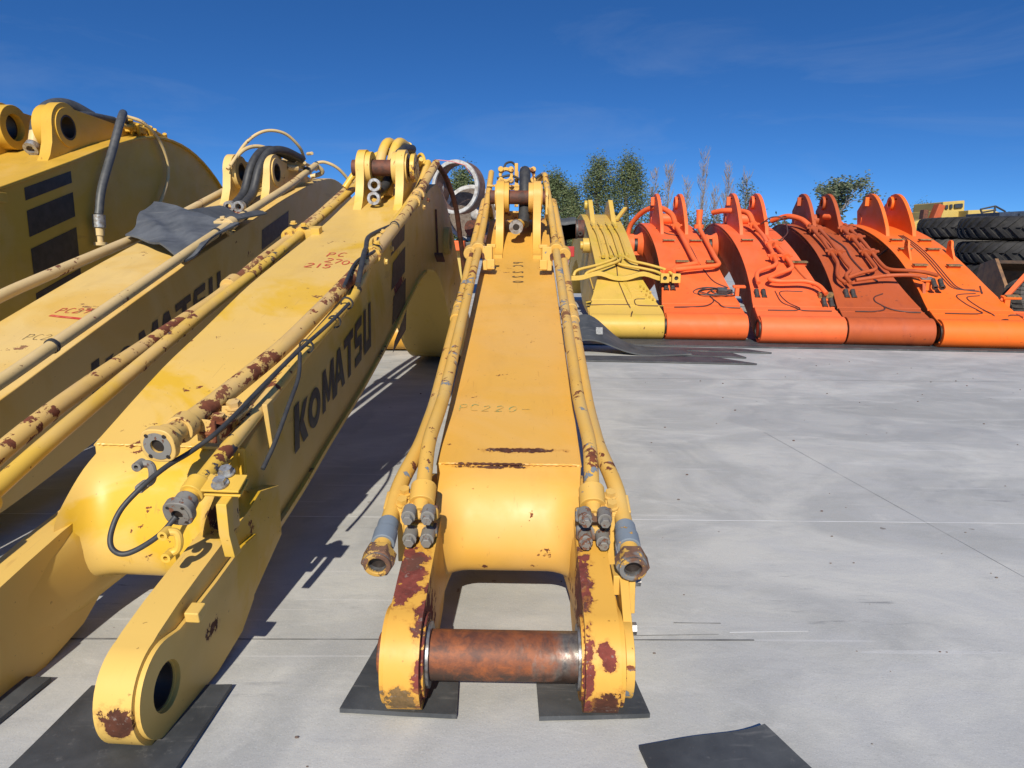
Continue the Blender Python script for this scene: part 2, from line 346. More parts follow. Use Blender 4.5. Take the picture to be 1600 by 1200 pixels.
LET = {  # heavy block capitals, cell about 1 wide, 1 high; each a list of polygons
 'K': [[(0,0),(.30,0),(.38,1),(.08,1)], [(.36,.50),(.62,.84),(.92,.84),(.60,.47),(.86,0),(.54,0),(.34,.36)]],
 'O': 'ring', 'M': [[(0,0),(.24,0),(.34,.84),(.1,.84)],[(.34,.84),(.1,.84),(.42,.1),(.58,.1)],[(.42,.1),(.58,.1),(.98,.84),(.74,.84)],[(.80,0),(1.04,0),(.98,.84),(.74,.84)]],
 'A': [[(-.02,0),(.22,0),(.52,.84),(.34,.84)],[(.34,.84),(.60,.84),(.92,0),(.66,0)],[(.2,.2),(.7,.2),(.62,.36),(.26,.36)]],
 'T': [[(.0,.66),(.86,.66),(.86,.84),(.0,.84)],[(.28,0),(.54,0),(.60,.66),(.34,.66)]],
 'S': [[(0,0),(.66,0),(.72,.18),(.04,.18)],[(.52,.18),(.76,.18),(.76,.42),(.56,.48)],[(.06,.36),(.74,.32),(.74,.5),(.06,.54)],[(.02,.5),(.26,.5),(.28,.68),(.06,.68)],[(.06,.66),(.76,.66),(.80,.84),(.12,.84)]],
 'U': [[(.0,.14),(.24,.14),(.32,.84),(.08,.84)],[(.56,.14),(.80,.14),(.86,.84),(.62,.84)],[(.02,0),(.78,0),(.80,.2),(.0,.2)]]}
def block_word(bm, word, surf, adv):
    z = 0; x = 0
    for ch in word:
        if LET[ch] == 'ring':
            o = [(x+.44+.46*math.cos(t*math.pi/10), .42+.45*math.sin(t*math.pi/10)) for t in range(20)]
            i = [(x+.44+.20*math.cos(t*math.pi/10), .42+.22*math.sin(t*math.pi/10)) for t in range(20)]
            O = [bm.verts.new(surf(*p, z)) for p in o]; I = [bm.verts.new(surf(*p, z)) for p in i]
            for k in range(20): bm.faces.new((O[k], O[(k+1) % 20], I[(k+1) % 20], I[k]))
        else:
            for pl in LET[ch]:
                bm.faces.new([bm.verts.new(surf(x+p[0]*1.08, p[1]*1.12, z)) for p in pl]); z += .00012
        x += adv
def hexnut(bm, p, d, r, h, rin, mi=0):
    p, d = Vector(p), Vector(d).normalized(); cyl(bm, p, p+d*h, r, seg=6, rin=rin, mi=mi)
def clamp(name, par, path_pts, r, m, foot=None):
    """pipe clamp: a wrap round each pipe, block and two bolts on a foot"""
    bm = B()
    for p, d in path_pts:
        p, d = Vector(p), Vector(d).normalized(); cyl(bm, p-d*.022, p+d*.022, r+.009, seg=16)
    if foot: box(bm, foot[0], foot[1]); bolt(bm, (foot[0][0], foot[0][1]-.014, foot[0][2]+foot[1][2]/2), (0, -.2, 1), .011); bolt(bm, (foot[0][0], foot[0][1]+.018, foot[0][2]+foot[1][2]/2), (0, -.2, 1), .011)
    return obj(name, bm, m, par, bevel=.003)
def pipe(par, pts, r, m, bend=.08, name='pipe', label=None, tilt=0):
    bm = B(); tube(bm, pts, r, bend, seg=16); o = obj(name, bm, m, par, angle=60)
    if label: o['label'] = label
    return o
def hose(par, pts, r, m, name='hose', n=8): bm = B(); soft(bm, pts, r, n=n); return obj(name, bm, m, par, angle=60)

# ---------------------------------------------------------------- ground
def grid_plane(name, x0, x1, y0, y1, z, mat):
    bm = B(); vs = [bm.verts.new(p) for p in ((x0, y0, z), (x1, y0, z), (x1, y1, z), (x0, y1, z))]; bm.faces.new(vs); return obj(name, bm, mat, smooth=False)
tag(grid_plane('concrete_yard', -400, 400, -60, 900, 0, MAT['concrete']), kind='structure')
def strip_line(bm, a, b, wd, z=.0010, mi=0):
    a, b = Vector((*a, z)), Vector((*b, z)); d = (b-a).normalized(); n = Vector((-d.y, d.x, 0))*wd/2; N = max(2, int((b-a).length/.1)); prev = None
    for k in range(N+1):
        p = a+(b-a)*k/N; j = random.uniform(.55, 1.25)
        q = (bm.verts.new(p+n*j), bm.verts.new(p-n*j))
        if prev: bm.faces.new((prev[0], prev[1], q[1], q[0])).material_index = mi
        prev = q
bm = B()
strip_line(bm, (-6, 2.44), (12, 2.47), .006, mi=1)
strip_line(bm, (-1.6, 1.62), (.6, 1.655), .006, mi=0)
strip_line(bm, (.30, 1.67), (.52, 1.68), .0025, mi=0); strip_line(bm, (.42, 1.735), (.54, 1.735), .003, mi=0); strip_line(bm, (.55, 1.69), (.75, 1.70), .003, mi=1)
strip_line(bm, (-8, 5.2), (14, 5.28), .004, mi=0); strip_line(bm, (-8, 9.8), (14, 9.88), .010, mi=0); strip_line(bm, (1.31, 3.7), (1.60, 1.3), .0014, mi=0)
tag(obj('paving_joint', bm, [MAT['joint_dark'], MAT['joint_light']], smooth=False), kind='structure')

# ---------------------------------------------------------------- near booms
def lug_outline(base_u, base_w, eye_u, eye_w, r, tail_u, tail_w, slope):
    """front edge sweeps up in an S from the plate to the round eye, the back runs down as a long gusset"""
    a = [(base_u, base_w-.02)]
    for k in range(9):
        t = k/8; y = base_u+(eye_u-r-base_u)*(1-(1-t)**1.9); z = base_w+(eye_w-.02-base_w)*(t**2.1); a.append((y, z))
    a += circ(eye_u, eye_w, r, 15, 178, 55)
    a += [(tail_u, tail_w), (tail_u, tail_w-.10), (eye_u, base_w+(eye_u-base_u)*slope-.05)]
    return a
def near_boom(root, st, R_eye, hw, mat, prong=(.16, .243), hole=.056, lug=None, lug_x=(.085, .13), nose=True, fork=True, lip=0, nd=1.0):
    bm = B(); s2 = [s for s in st]
    loft(bm, s2)
    if lip:   # top plate projecting past the side plates
        T = [[(-s[3]-lip, s[0], s[1]+.004), (s[3]+lip, s[0], s[1]+.004), (s[3]+lip, s[0], s[1]-.014), (-s[3]-lip, s[0], s[1]-.014)] for s in s2]
        quadstrip(bm, T)
    # foot tube at the far end
    fu, ft = st[-1][0], st[-1][1]
    cyl(bm, (-hw-.04, fu, R_eye+.01), (hw+.04, fu, R_eye+.01), R_eye+.004, seg=28, rin=.05)
    obj('boom_body', bm, mat, root, bevel=.005)
    if nose:
        top = st[0][1]; u0 = st[0][0]
        prof = [(u0+.16, top+.028), (u0+.004, top-.003), (u0-.06, top-.035*nd), (u0-.10, top-.085*nd), (u0-.125, top-.15*nd), (u0-.13, top-.20*nd), (u0-.11, top-.245*nd), (u0-.06, top-.27*nd), (u0+.16, top-.27*nd)]
        pr = [(q.x, q.y) for q in catmull([(p[0], p[1], 0) for p in prof[1:-1]], 4)]; pr = [prof[0]]+pr+[prof[-1]]
        bm = B(); rings = []
        N = 24
        for i in range(N+1):
            x = -.178+.356*i/N; sx = min(1, max(0, (abs(x)-.095)/.075)); sh = .085*(1-math.sqrt(max(0, 1-sx*sx)))
            rings.append([(x, p[0]-sh*min(1, max(0, (top-p[1]-.02)/.11)), p[1]) for p in pr])
        quadstrip(bm, rings, closed=False, cap=False)
        for r in (rings[0], rings[-1]): bm.faces.new([bm.verts.new(p) for p in r])
        obj('nose_plate', bm, mat, root, angle=50)
    if fork:
        for sgn in (-1, 1):
            bm = B(); xi, xo = prong
            out = [(0.02, .0), (.20, .0), (.34, .03), (.42, .075), (.52, st[0][2]-.012), (.62, st[0][2]+.03), (.62, .30), (.50, .325), (.42, .30), (.30, .282), (.18, .258), (.08, .236), (.0, .2135)]
            out += [p for p in circ(0, R_eye, R_eye, 22, 100, 268)]
            plate(bm, out, [circ(0, R_eye, hole, 28)[::-1]], sgn*xi, sgn*xo)
            # boss faces and outer doubler
            cyl(bm, (sgn*(xi-.006), 0, R_eye), (sgn*(xi+.01), 0, R_eye), R_eye*.80, rin=hole+.002, seg=32)
            dbl = [(0.02, .012), (.2, .010), (.33, .035), (.40, .08), (.44, .15), (.44, .235), (.36, .238), (.22, .213), (.13, .200), (.06, .190)]+circ(0, R_eye, R_eye-.010, 22, 80, 266)
            plate(bm, dbl, [circ(0, R_eye, hole+.003, 28)[::-1]], sgn*(xo-.004), sgn*(xo+.010))
            # throat fillet swelling where the prong meets the nose
            rings = []
            for k in range(9):
                t = k/8; u = .10+.40*t; xin = xi-.040*(t**2.0)+.001; ht = [.238, .248, .256, .265, .276, .286, .297, .308, .318][k]; hb = .02+.06*t
                rings.append([(sgn*(xi+.03), u, hb)]+[(sgn*(xin+.03*(1-math.sin(math.pi*q/8))**1.5), u, hb+(ht-hb)*(1-math.cos(math.pi*q/8))/2) for q in range(9)]+[(sgn*(xi+.03), u, ht)])
            quadstrip(bm, rings)
            obj('fork_arm', bm, mat, root, bevel=.006, angle=42)
    if lug:
        bu, bw, eu, ew, r, tu, tw, sl_ = lug
        for sgn in (-1, 1):
            bm = B(); x0, x1 = lug_x
            plate(bm, lug_outline(bu, bw, eu, ew, r, tu, tw, sl_), [circ(eu, ew, r*.5, 24)[::-1]], sgn*x0, sgn*x1)
            cyl(bm, (sgn*(x0-.028), eu, ew), (sgn*(x0+.004), eu, ew), r*.90, rin=r*.52, seg=28)
            cyl(bm, (sgn*(x1-.004), eu, ew), (sgn*(x1+.008), eu, ew), r*.80, rin=r*.52, seg=28)
            obj('cylinder_lug', bm, mat, root, bevel=.004)
            bm = B(); cyl(bm, (sgn*(x0-.026), eu, ew), (sgn*(x1+.006), eu, ew), r*.515, rin=r*.44, seg=28); obj('bushing_shade', bm, MAT['dark'], root)  # bushing liner coloured near black, so the hole's shade is painted in

# --- centre boom
c1 = empty('excavator_boom', (-.012, 1.40, 0), .75, 'mustard yellow boom in the middle with a rusty pin across its fork', 'excavator boom', 'yellow excavator booms laid side by side on the left')
ST1 = smooth_st([(.46, .38, .11, .19), (.9, .475, .16, .19), (1.5, .60, .22, .19), (2.2, .755, .36, .19), (2.79, .884, .50, .19), (3.2, 1.015, .60, .19), (3.6, 1.105, .62, .19), (3.95, 1.06, .50, .19), (4.4, .74, .26, .19), (4.9, .38, .06, .19), (5.3, .20, .03, .19)], 4)
near_boom(c1, ST1, .106, .19, MAT['centre'], prong=(.163, .232), hole=.052, lug=(2.72, .885, 3.06, 1.215, .095, 3.75, 1.0, .24))
bm = B(); cyl(bm, (-.240, 0, .106), (.25, 0, .106), .051, seg=48); cyl(bm, (-.258, 0, .106), (-.23, 0, .106), .044, seg=40); obj('pivot_pin', bm, MAT['pin'], c1, bevel=.004)
bm = B(); cyl(bm, (-.163, 0, .106), (-.150, 0, .106), .066, rin=.052, seg=40); obj('shim_washer', bm, MAT['steel'], c1); bm = B(); cyl(bm, (.152, 0, .106), (.163, 0, .106), .066, rin=.052, seg=40); obj('shim_washer', bm, MAT['steel'], c1)
bm = B()   # pin retainer on the right of the fork
plate(bm, circ(0, .106, .078, 30), [], .245, .263); plate(bm, [(.02, .12), (.10, .15), (.15, .22), (.14, .255), (.07, .24), (-.02, .16)], [], .247, .2655)
plate(bm, [(.075, .165), (.15, .175), (.155, .262), (.085, .255)], [], .268, .282); box(bm, (.252, .115, .225), (.035, .06, .045))
obj('pin_retainer', bm, MAT['centre_pipe'], c1, bevel=.004)
bm = B(); bolt(bm, (.282, .115, .225), (1, 0, 0), .014, .012); obj('bolt', bm, MAT['steel'], c1); bm = B(); bolt(bm, (.265, .04, .15), (1, 0, 0), .013, .012); obj('bolt', bm, MAT['steel'], c1)
bm = B(); cyl(bm, (-.17, 3.06, 1.215), (.165, 3.06, 1.215), .040, seg=32); obj('lug_pin', bm, MAT['rust'], c1, bevel=.003)
bm = B(); cyl(bm, (.155, 3.06, 1.215), (.172, 3.06, 1.215), .062, seg=28); box(bm, (.165, 3.02, 1.16), (.016, .05, .09)); obj('lug_pin_collar', bm, MAT['centre_pipe'], c1, bevel=.003)
PP = .0188
def centre_pipes(s):
    A = [(s*.202, .225, .33), (s*.203, .30, .375), (s*.212, .46, .435), (s*.200, .72, .495), (s*.196, 2.36, .915)]
    A2 = [(s*.196, 2.42, .93), (s*.192, 3.0, 1.115), (s*.186, 3.62, 1.405)]
    if s > 0: A2 = [(s*.196, 2.42, .93), (s*.188, 2.95, 1.125), (s*.162, 3.42, 1.375), (s*.155, 3.50, 1.385), (s*.06, 3.75, 1.29)]
    o = pipe(c1, A, PP, MAT['centre_pipe'], .07); pipe(c1, A2, PP, MAT['centre_pipe'], .05)
    Bp = [(s*.272, .10, .285), (s*.272, .24, .322), (s*.266, .33, .365), (s*.240, .52, .410), (s*.236, .8, .455), (s*.236, 1.9, .735), (s*.234, 2.75, .985), (s*.212, 3.3, 1.215), (s*.195, 3.55, 1.18), (s*.17, 3.8, .98)]
    pipe(c1, Bp, PP+.0012, MAT['centre_pipe'], .07)
    # end fittings
    d = Vector((0, -.97, -.26)).normalized(); p = Vector((s*.272, .095, .283))
    bm = B(); cyl(bm, p-d*.080, p-d*.035, .0265, seg=20); cyl(bm, p-d*.115, p-d*.075, .024, seg=20); obj('pipe_sleeve', bm, MAT['sleeve'], c1, bevel=.003)
    bm = B(); hexnut(bm, p-d*.005, d, .037, .036, .022); cyl(bm, p+d*.03, p+d*.038, .030, rin=.019, seg=24); obj('hose_nut', bm, MAT['fitting'], c1, bevel=.003)
    bm = B(); cyl(bm, p+d*.0, p+d*.033, .031, rin=.019, seg=20); obj('thread_seat', bm, MAT['steel'], c1)
    bm = B(); cyl(bm, p+d*.002, p+d*.02, .0235, seg=20); obj('bore_shade_disc', bm, MAT['dark'], c1)  # dark disc painted as the shade inside the nut
    # split flange with four bolts under the inner pipe
    q = Vector((s*.202, .215, .318))
    for (dx, dz) in ((-.022, .022), (.022, .022), (-.020, -.032), (.020, -.032)):
        bm = B(); e = Vector((dx, -.012, dz)); cyl(bm, q+e+Vector((0, .02, 0)), q+e-Vector((0, .018, .006)), .0165, seg=14); cyl(bm, q+e-Vector((0, .018, .006)), q+e-Vector((0, .032, .010)), .0125, seg=6)
        obj('flange_bolt', bm, MAT['bolt_dirty'], c1, bevel=.002)
    bm = B(); box(bm, q+Vector((0, .016, .012)), (.086, .026, .034), rx=-.3); box(bm, q+Vector((0, .016, -.032)), (.080, .026, .034), rx=-.3); obj('split_flange', bm, MAT['fitting'], c1, bevel=.006)
    # clamp bracket plate between the two pipes
    bm = B(); dd = Vector((0, .78, .5)).normalized(); cyl(bm, Vector(q)+dd*.045, Vector(q)+dd*.098, .031, seg=20)
    box(bm, (s*.240, .262, .337), (.10, .062, .007), rx=.35); box(bm, (s*.240, .264, .346), (.10, .062, .006), rx=.35)
    box(bm, (s*.243, .24, .27), (.028, .014, .13)); box(bm, (s*.243, .30, .25), (.030, .04, .09), rx=.3)
    obj('pipe_bracket', bm, MAT['centre_pipe'], c1, bevel=.002)
    bm = B(); bolt(bm, (s*.246, .246, .345), (0, -.35, 1), .0125, .012); bolt(bm, (s*.246, .282, .358), (0, -.35, 1), .0125, .012); obj('clamp_bolt', bm, MAT['centre_pipe'], c1)
    # upper clamp, sitting at the side of the plate
    bm = B(); pt = Vector((s*.197, 2.39, .922)); dv = Vector((0, .97, .25)); cyl(bm, pt-dv*.03, pt+dv*.03, .036, seg=18); cyl(bm, pt+Vector((s*.04, 0, -.02))-dv*.03, pt+Vector((s*.04, 0, -.02))+dv*.03, .034, seg=18)
    box(bm, (s*.150, 2.385, .875), (.05, .07, .12)); box(bm, (s*.132, 2.36, .845), (.04, .05, .05)); box(bm, (s*.132, 2.40, .935), (.045, .03, .02))
    obj('pipe_clamp', bm, MAT['centre_pipe'], c1, bevel=.004)
    for dx in (.0, .05):
        bm = B(); cyl(bm, (s*(.178+dx), 2.35, .89), (s*(.178+dx), 2.33, .885), .014, seg=10); obj('clamp_stud', bm, MAT['rust'], c1)
    bm = B(); cyl(bm, (s*.236, 1.55, .645), (s*.236, 1.64, .668), .025, seg=18); cyl(bm, (s*.236, 1.63, .666), (s*.236, 1.70, .682), .0225, seg=18); cyl(bm, (s*.236, 1.69, .680), (s*.236, 1.74, .692), .025, seg=18); obj('pipe_collar', bm, MAT['centre_pipe'], c1, bevel=.002)
centre_pipes(-1); centre_pipes(1)
# crown fittings behind the lugs
hose(c1, [(.03, 3.02, 1.06), (.035, 3.10, 1.16), (.035, 3.18, 1.30), (.035, 3.25, 1.375), (.035, 3.34, 1.37), (.035, 3.5, 1.28)], .034, MAT['hose'])
bm = B(); cyl(bm, (-.01, 2.93, 1.045), (.012, 3.03, 1.065), .028, seg=16); obj('hose_collar', bm, MAT['centre_pipe'], c1, bevel=.002)
bm = B(); cyl(bm, (-.012, 2.915, 1.04), (-.012, 2.94, 1.045), .040, rin=.019, seg=24); obj('hose_end', bm, MAT['zinc'], c1); bm = B(); cyl(bm, (-.012, 2.918, 1.0405), (-.012, 2.925, 1.042), .0188, seg=18); obj('bore_shade_disc', bm, MAT['dark'], c1)  # dark disc closes the hose end, its colour standing for shade inside
bm = B()
for x, z in ((-.085, 1.375), (.055, 1.375)):
    cyl(bm, (x, 3.41, z), (x, 3.50, z), .046, rin=.028, seg=16)
    for a in range(4): an = R(45+90*a); cyl(bm, (x+.046*math.cos(an), 3.395, z+.046*math.sin(an)), (x+.046*math.cos(an), 3.50, z+.046*math.sin(an)), .018, seg=8)
    cyl(bm, (x, 3.48, z-.03), (x, 3.52, z-.26), .024, seg=12)
box(bm, (-.02, 3.47, 1.395), (.022, .03, .11)); plate(bm, [(3.45, 1.18), (3.49, 1.18), (3.48, 1.40), (3.46, 1.40)], [], -.03, -.005); box(bm, (-.0, 3.47, 1.30), (.30, .03, .03))
box(bm, (-.13, 3.4, 1.22), (.03, .05, .14)); box(bm, (.12, 3.4, 1.24), (.03, .05, .12))
obj('manifold', bm, MAT['centre_pipe'], c1, bevel=.003)
bm = B(); soft(bm, [(-.10, 3.42, 1.41), (-.085, 3.44, 1.445), (-.05, 3.46, 1.455), (-.02, 3.47, 1.43)], .007); soft(bm, [(-.14, 3.4, 1.35), (-.05, 3.42, 1.37), (.05, 3.44, 1.33), (.14, 3.42, 1.38)], .008); obj('thin_line', bm, MAT['hose'], c1)
bm = B(); box(bm, (-.05, 3.33, 1.30), (.30, .02, .012)); box(bm, (0, 3.30, 1.12), (.26, .1, .05)); obj('guard_bar', bm, MAT['centre_pipe'], c1, bevel=.002)
def top_surf(st, off=.0018): return lambda x, u: (x, u, interp(st, u)[1]+off)
bm = B(); sf = top_surf(ST1)
writing(bm, 'PC', -.16, .775, .045, .0035, sf); writing(bm, '220-', -.09, .772, .040, .003, sf, 1.6, .2)
obj('faint_green_writing', bm, MAT['green_pen'], c1, smooth=False)
bm = B(); sv = lambda a, b: sf(.035-b, 2.62-a)
writing(bm, 'PC', -.14, 0, .05, .008, lambda a, b: sf(.03-b+.0, 2.50-a), 2.2); writing(bm, '220', .06, 0, .05, .008, lambda a, b: sf(.03-b, 2.50-a), 3.0); 
obj('black_writing', bm, MAT['black_pen'], c1, smooth=False)

# --- second boom
c2 = empty('excavator_boom', (-.90, 1.30, 0), 3.8, 'yellow boom with an empty fork eye and black lettering, nearest on the left', 'excavator boom', 'yellow excavator booms laid side by side on the left')
ST2 = smooth_st([(.50, .437, .13, .197), (.85, .575, .20, .198), (1.12, .66, .27, .20), (1.5, .785, .36, .20), (2.0, .92, .50, .20), (2.43, 1.035, .64, .20), (2.8, 1.15, .755, .20), (3.15, 1.255, .79, .20), (3.45, 1.30, .73, .20), (3.8, 1.19, .50, .20), (4.15, .95, .22, .20), (4.5, .66, .06, .20), (5.0, .33, .02, .20), (5.2, .22, .02, .20)], 4)
near_boom(c2, ST2, .104, .20, MAT['two'], prong=(.160, .232), lug=(2.45, 1.04, 2.86, 1.345, .095, 3.5, 1.31, .29), hole=.046, nd=1.2)
bm = B()
quadstrip(bm, [[(.199, s[0], s[2]-.004), (.212, s[0], s[2]-.004), (.212, s[0], s[2]+.012), (.199, s[0], s[2]+.012)] for s in ST2 if s[0] < 3.0]); obj('bottom_flange', bm, MAT['two_pipe'], c2)
bm = B(); box(bm, (.255, .10, .205), (.030, .036, .024), rx=.2); obj('grease_block', bm, MAT['two'], c2, bevel=.003)
bm = B(); cyl(bm, (-.17, 2.86, 1.345), (.14, 2.86, 1.345), .043, seg=30); obj('lug_pin', bm, MAT['rust'], c2)
bm = B(); cyl(bm, (.155, 2.86, 1.345), (.18, 2.86, 1.345), .075, seg=28); obj('lug_pin_collar', bm, MAT['two_pipe'], c2, bevel=.004)
for z, y in ((1.245, 2.72), (1.175, 2.70)):
    bm = B(); cyl(bm, (-.02, y, z), (-.02, y+.03, z), .034, rin=.019, seg=20); obj('hose_end', bm, MAT['zinc'], c2)
TR = [(.113, .270, .514), (.114, .45, .535), (.178, .84, .645), (.208, 1.26, .772), (.226, 1.76, .912), (.216, 2.45, 1.10), (.208, 2.9, 1.255), (.205, 3.35, 1.42)]
pipe(c2, TR, .0245, MAT['two_worn'], .12, label='thick pipe with long rust scars')
TR2 = [(.197, .185, .398), (.200, .30, .435), (.200, .62, .525), (.226, .92, .64), (.250, 1.32, .755), (.215, 1.65, .85), (.178, 2.0, .945), (.172, 2.5, 1.09), (.165, 3.0, 1.25), (.165, 3.30, 1.42)]
pipe(c2, TR2, .019, MAT['two_pipe'], .12)
pipe(c2, [(.205, 3.34, 1.42), (.235, 3.50, 1.37), (.27, 3.72, 1.20), (.28, 3.95, .90), (.285, 4.15, .55)], .017, MAT['rust'], .1, name='drain_pipe')
def flange_end(root, p, d, r, m, mbody, name='pipe_flange'):
    p, d = Vector(p), Vector(d).normalized(); s, t = frame_of(d)
    bm = B(); N = 32
    def ring(o, rad):
        out = []
        for k in range(N):
            a = 2*math.pi*k/N; rr = rad*(1+.10*abs(math.sin(2*a))**2*1.0); out.append(o+(s*math.cos(a)+t*math.sin(a))*rr)
        return out
    quadstrip(bm, [[o for o in ring(p, r*.40)], ring(p, r), ring(p-d*.022, r), ring(p-d*.022, r*.40), ring(p, r*.40)], cap=False)
    cyl(bm, p-d*.05, p-d*.018, r*.78, seg=20)
    o = obj(name, bm, mbody, root, bevel=.003)
    bm = B(); cyl(bm, p+d*.0006, p+d*.0016, r*.80, rin=r*.40, seg=28); o2 = obj('gasket_face', bm, m, root)
    bm = B(); cyl(bm, p-d*.012, p-d*.006, r*.41, seg=20)
    for a in (50, 130, 230, 310):
        c = p+(s*math.cos(R(a))+t*math.sin(R(a)))*r*.80; cyl(bm, c+d*.0017, c+d*.0022, r*.12, seg=10)
    obj('bore_shade_disc', bm, MAT['dark'], root)  # dark discs painted as the shaded bore and bolt holes
bm = B()
cyl(bm, (.168, 0, .104), (.228, 0, .104), .0465, rin=.042, seg=32); obj('eye_bushing_shade', bm, MAT['dark'], c2); bm = B(); cyl(bm, (-.168, 0, .104), (-.228, 0, .104), .0465, rin=.042, seg=32); obj('eye_bushing_shade', bm, MAT['dark'], c2)  # bushing rings in near black; the unlit eye interior is put into colour
flange_end(c2, (.113, .255, .508), (-.05, -.93, -.2), .040, MAT['bolt_dirty'], MAT['two_worn'])
flange_end(c2, (.196, .165, .388), (0, -.90, -.35), .031, MAT['bolt_dirty'], MAT['bolt_dirty'])
# loose split clamps hanging on the flanges
def half_clamp(root, p, mat):
    bm = B(); p = Vector(p); pts = [p+Vector((-.012, -.006, .020)), p+Vector((.006, 0, .017)), p+Vector((.011, 0, 0)), p+Vector((.006, 0, -.02)), p+Vector((-.009, -.006, -.028))]
    soft(bm, pts, .0085, seg=10)
    for q in (pts[0], pts[-1]): cyl(bm, q+Vector((0, -.016, -.003)), q+Vector((0, .010, 0)), .0105, rin=.005, seg=12)
    obj('clamp_half', bm, mat, root, bevel=.002)
half_clamp(c2, (.098, .235, .455), MAT['bolt_dirty']); half_clamp(c2, (.193, .150, .338), MAT['two_pipe'])
# saddle brackets
bm = B(); box(bm, (.158, .47, .520), (.080, .15, .007), rx=.30, rz=-.25); box(bm, (.150, .405, .505), (.055, .007, .055), rz=-.3); cyl(bm, (.114, .345, .520), (.114, .385, .527), .033, seg=20); box(bm, (.15, .52, .50), (.03, .05, .09))
obj('pipe_bracket', bm, MAT['two_worn'], c2, bevel=.002)
bm = B(); bolt(bm, (.162, .445, .520), (0, -.3, 1), .017, .013); bolt(bm, (.172, .51, .540), (0, -.3, 1), .017, .013); obj('clamp_bolt', bm, MAT['two_worn'], c2)
bm = B(); cyl(bm, (.198, .222, .412), (.200, .258, .428), .026, seg=20); box(bm, (.262, .245, .432), (.085, .055, .006), rx=.4); box(bm, (.262, .252, .420), (.085, .055, .005), rx=.4)
plate(bm, [(.20, .40), (.235, .41), (.23, .33), (.26, .27), (.225, .27), (.205, .33)], [], .262, .285); box(bm, (.245, .30, .36), (.02, .05, .11)); 
obj('pipe_bracket', bm, MAT['two_pipe'], c2, bevel=.002)
bm = B(); bolt(bm, (.258, .235, .432), (0, -.35, 1), .014, .012); bolt(bm, (.258, .268, .447), (0, -.35, 1), .014, .012); obj('clamp_bolt', bm, MAT['zinc'], c2)
bm = B(); box(bm, (.225, .60, .475), (.014, .04, .13), rx=.2); obj('pipe_support', bm, MAT['two_pipe'], c2, bevel=.002)
# thin electric cable looped out of the flange and back along the thin pipe
hose(c2, [(.193, .165, .384), (.165, .148, .350), (.12, .138, .320), (.09, .130, .312), (.07, .129, .327), (.065, .142, .356), (.075, .167, .396), (.105, .205, .436), (.13, .259, .463), (.155, .32, .480), (.19, .40, .515), (.215, .62, .585), (.235, .80, .64), (.26, 1.0, .695), (.27, 1.2, .745)], .0058, MAT['hose'], 'cable')
hose(c2, [(.24, .80, .635), (.262, .72, .58), (.268, .62, .52), (.268, .52, .45), (.262, .45, .40)], .0058, MAT['hose'], 'cable')
hose(c2, [(.26, 1.35, .80), (.23, 1.55, .90), (.20, 1.70, .925), (.165, 1.85, .955), (.145, 1.98, .975), (.155, 2.12, 1.00), (.175, 2.22, 1.02)], .010, MAT['hose'], 'cable')
hose(c2, [(.24, 1.25, .80), (.215, 1.5, .875), (.235, 1.7, .915), (.20, 1.9, .965)], .006, MAT['hose'], 'cable')
for k, (u, wz, x) in enumerate(((.86, .645, .238), (1.08, .695, .255), (1.2, .745, .262), (1.72, .92, .235), (2.1, 1.02, .225))):
    bm = B(); cyl(bm, (x, u, wz), (x, u+.006, wz+.002), .0225, seg=16, rin=.018); obj('cable_tie', bm, MAT['hose'], c2)
for (x, u, wz) in ((.225, 1.72, .902), (.180, 2.02, .95), (.214, 2.62, 1.157), (.212, 2.75, 1.20)):
    bm = B(); d = Vector((0, .96, .28)); p = Vector((x, u, wz)); cyl(bm, p-d*.02, p+d*.02, .034, seg=18); bolt(bm, p+Vector((.015, 0, .04)), (.2, -.2, 1), .012); bolt(bm, p+Vector((.045, 0, -.03)), (1, 0, 0), .012); obj('pipe_clamp', bm, MAT['two_worn'] if wz > 1 else MAT['two_pipe'], c2, bevel=.002)
# left hand pair of pipes
LA = [(-.262, .12, .36), (-.262, .42, .46), (-.262, .66, .53), (-.26, 1.2, .69), (-.26, 1.75, .835), (-.26, 2.45, 1.04), (-.25, 3.25, 1.29)]
LB = [(-.325, .15, .385), (-.325, .45, .49), (-.325, .7, .555), (-.325, 1.1, .645), (-.325, 1.5, .735), (-.322, 1.9, .86), (-.32, 2.7, 1.08), (-.30, 3.4, 1.32)]
pipe(c2, LA, .021, MAT['two_pipe'], .12); pipe(c2, LB, .024, MAT['two_worn'], .12, label='left outer pipe with rust scars')
bm = B(); d = Vector((0, .96, .28))
for x, wz in ((-.26, .985), (-.32, .975)): p = Vector((x, 2.28, wz)); cyl(bm, p-d*.03, p+d*.03, .037, seg=18)
box(bm, (-.205, 2.27, .985), (.05, .08, .05), rx=.28); box(bm, (-.182, 2.25, 1.0), (.04, .05, .03), rx=.28); bolt(bm, (-.30, 2.27, 1.03), (0, -.3, 1), .013); bolt(bm, (-.24, 2.24, 1.02), (0, -.3, 1), .013); obj('pipe_clamp', bm, MAT['two_pipe'], c2, bevel=.004)
bm = B(); p = Vector((-.323, 1.62, .778)); cyl(bm, p-d*.035, p+d*.035, .034, seg=18); obj('pipe_collar', bm, MAT['two_worn'], c2, bevel=.002)
bm = B(); p = Vector((-.262, .17, .378)); cyl(bm, p-d*.04, p+d*.05, .037, seg=20); box(bm, (-.262, .09, .345), (.085, .03, .075), rx=-.2); obj('pipe_flange', bm, MAT['two_pipe'], c2, bevel=.006)
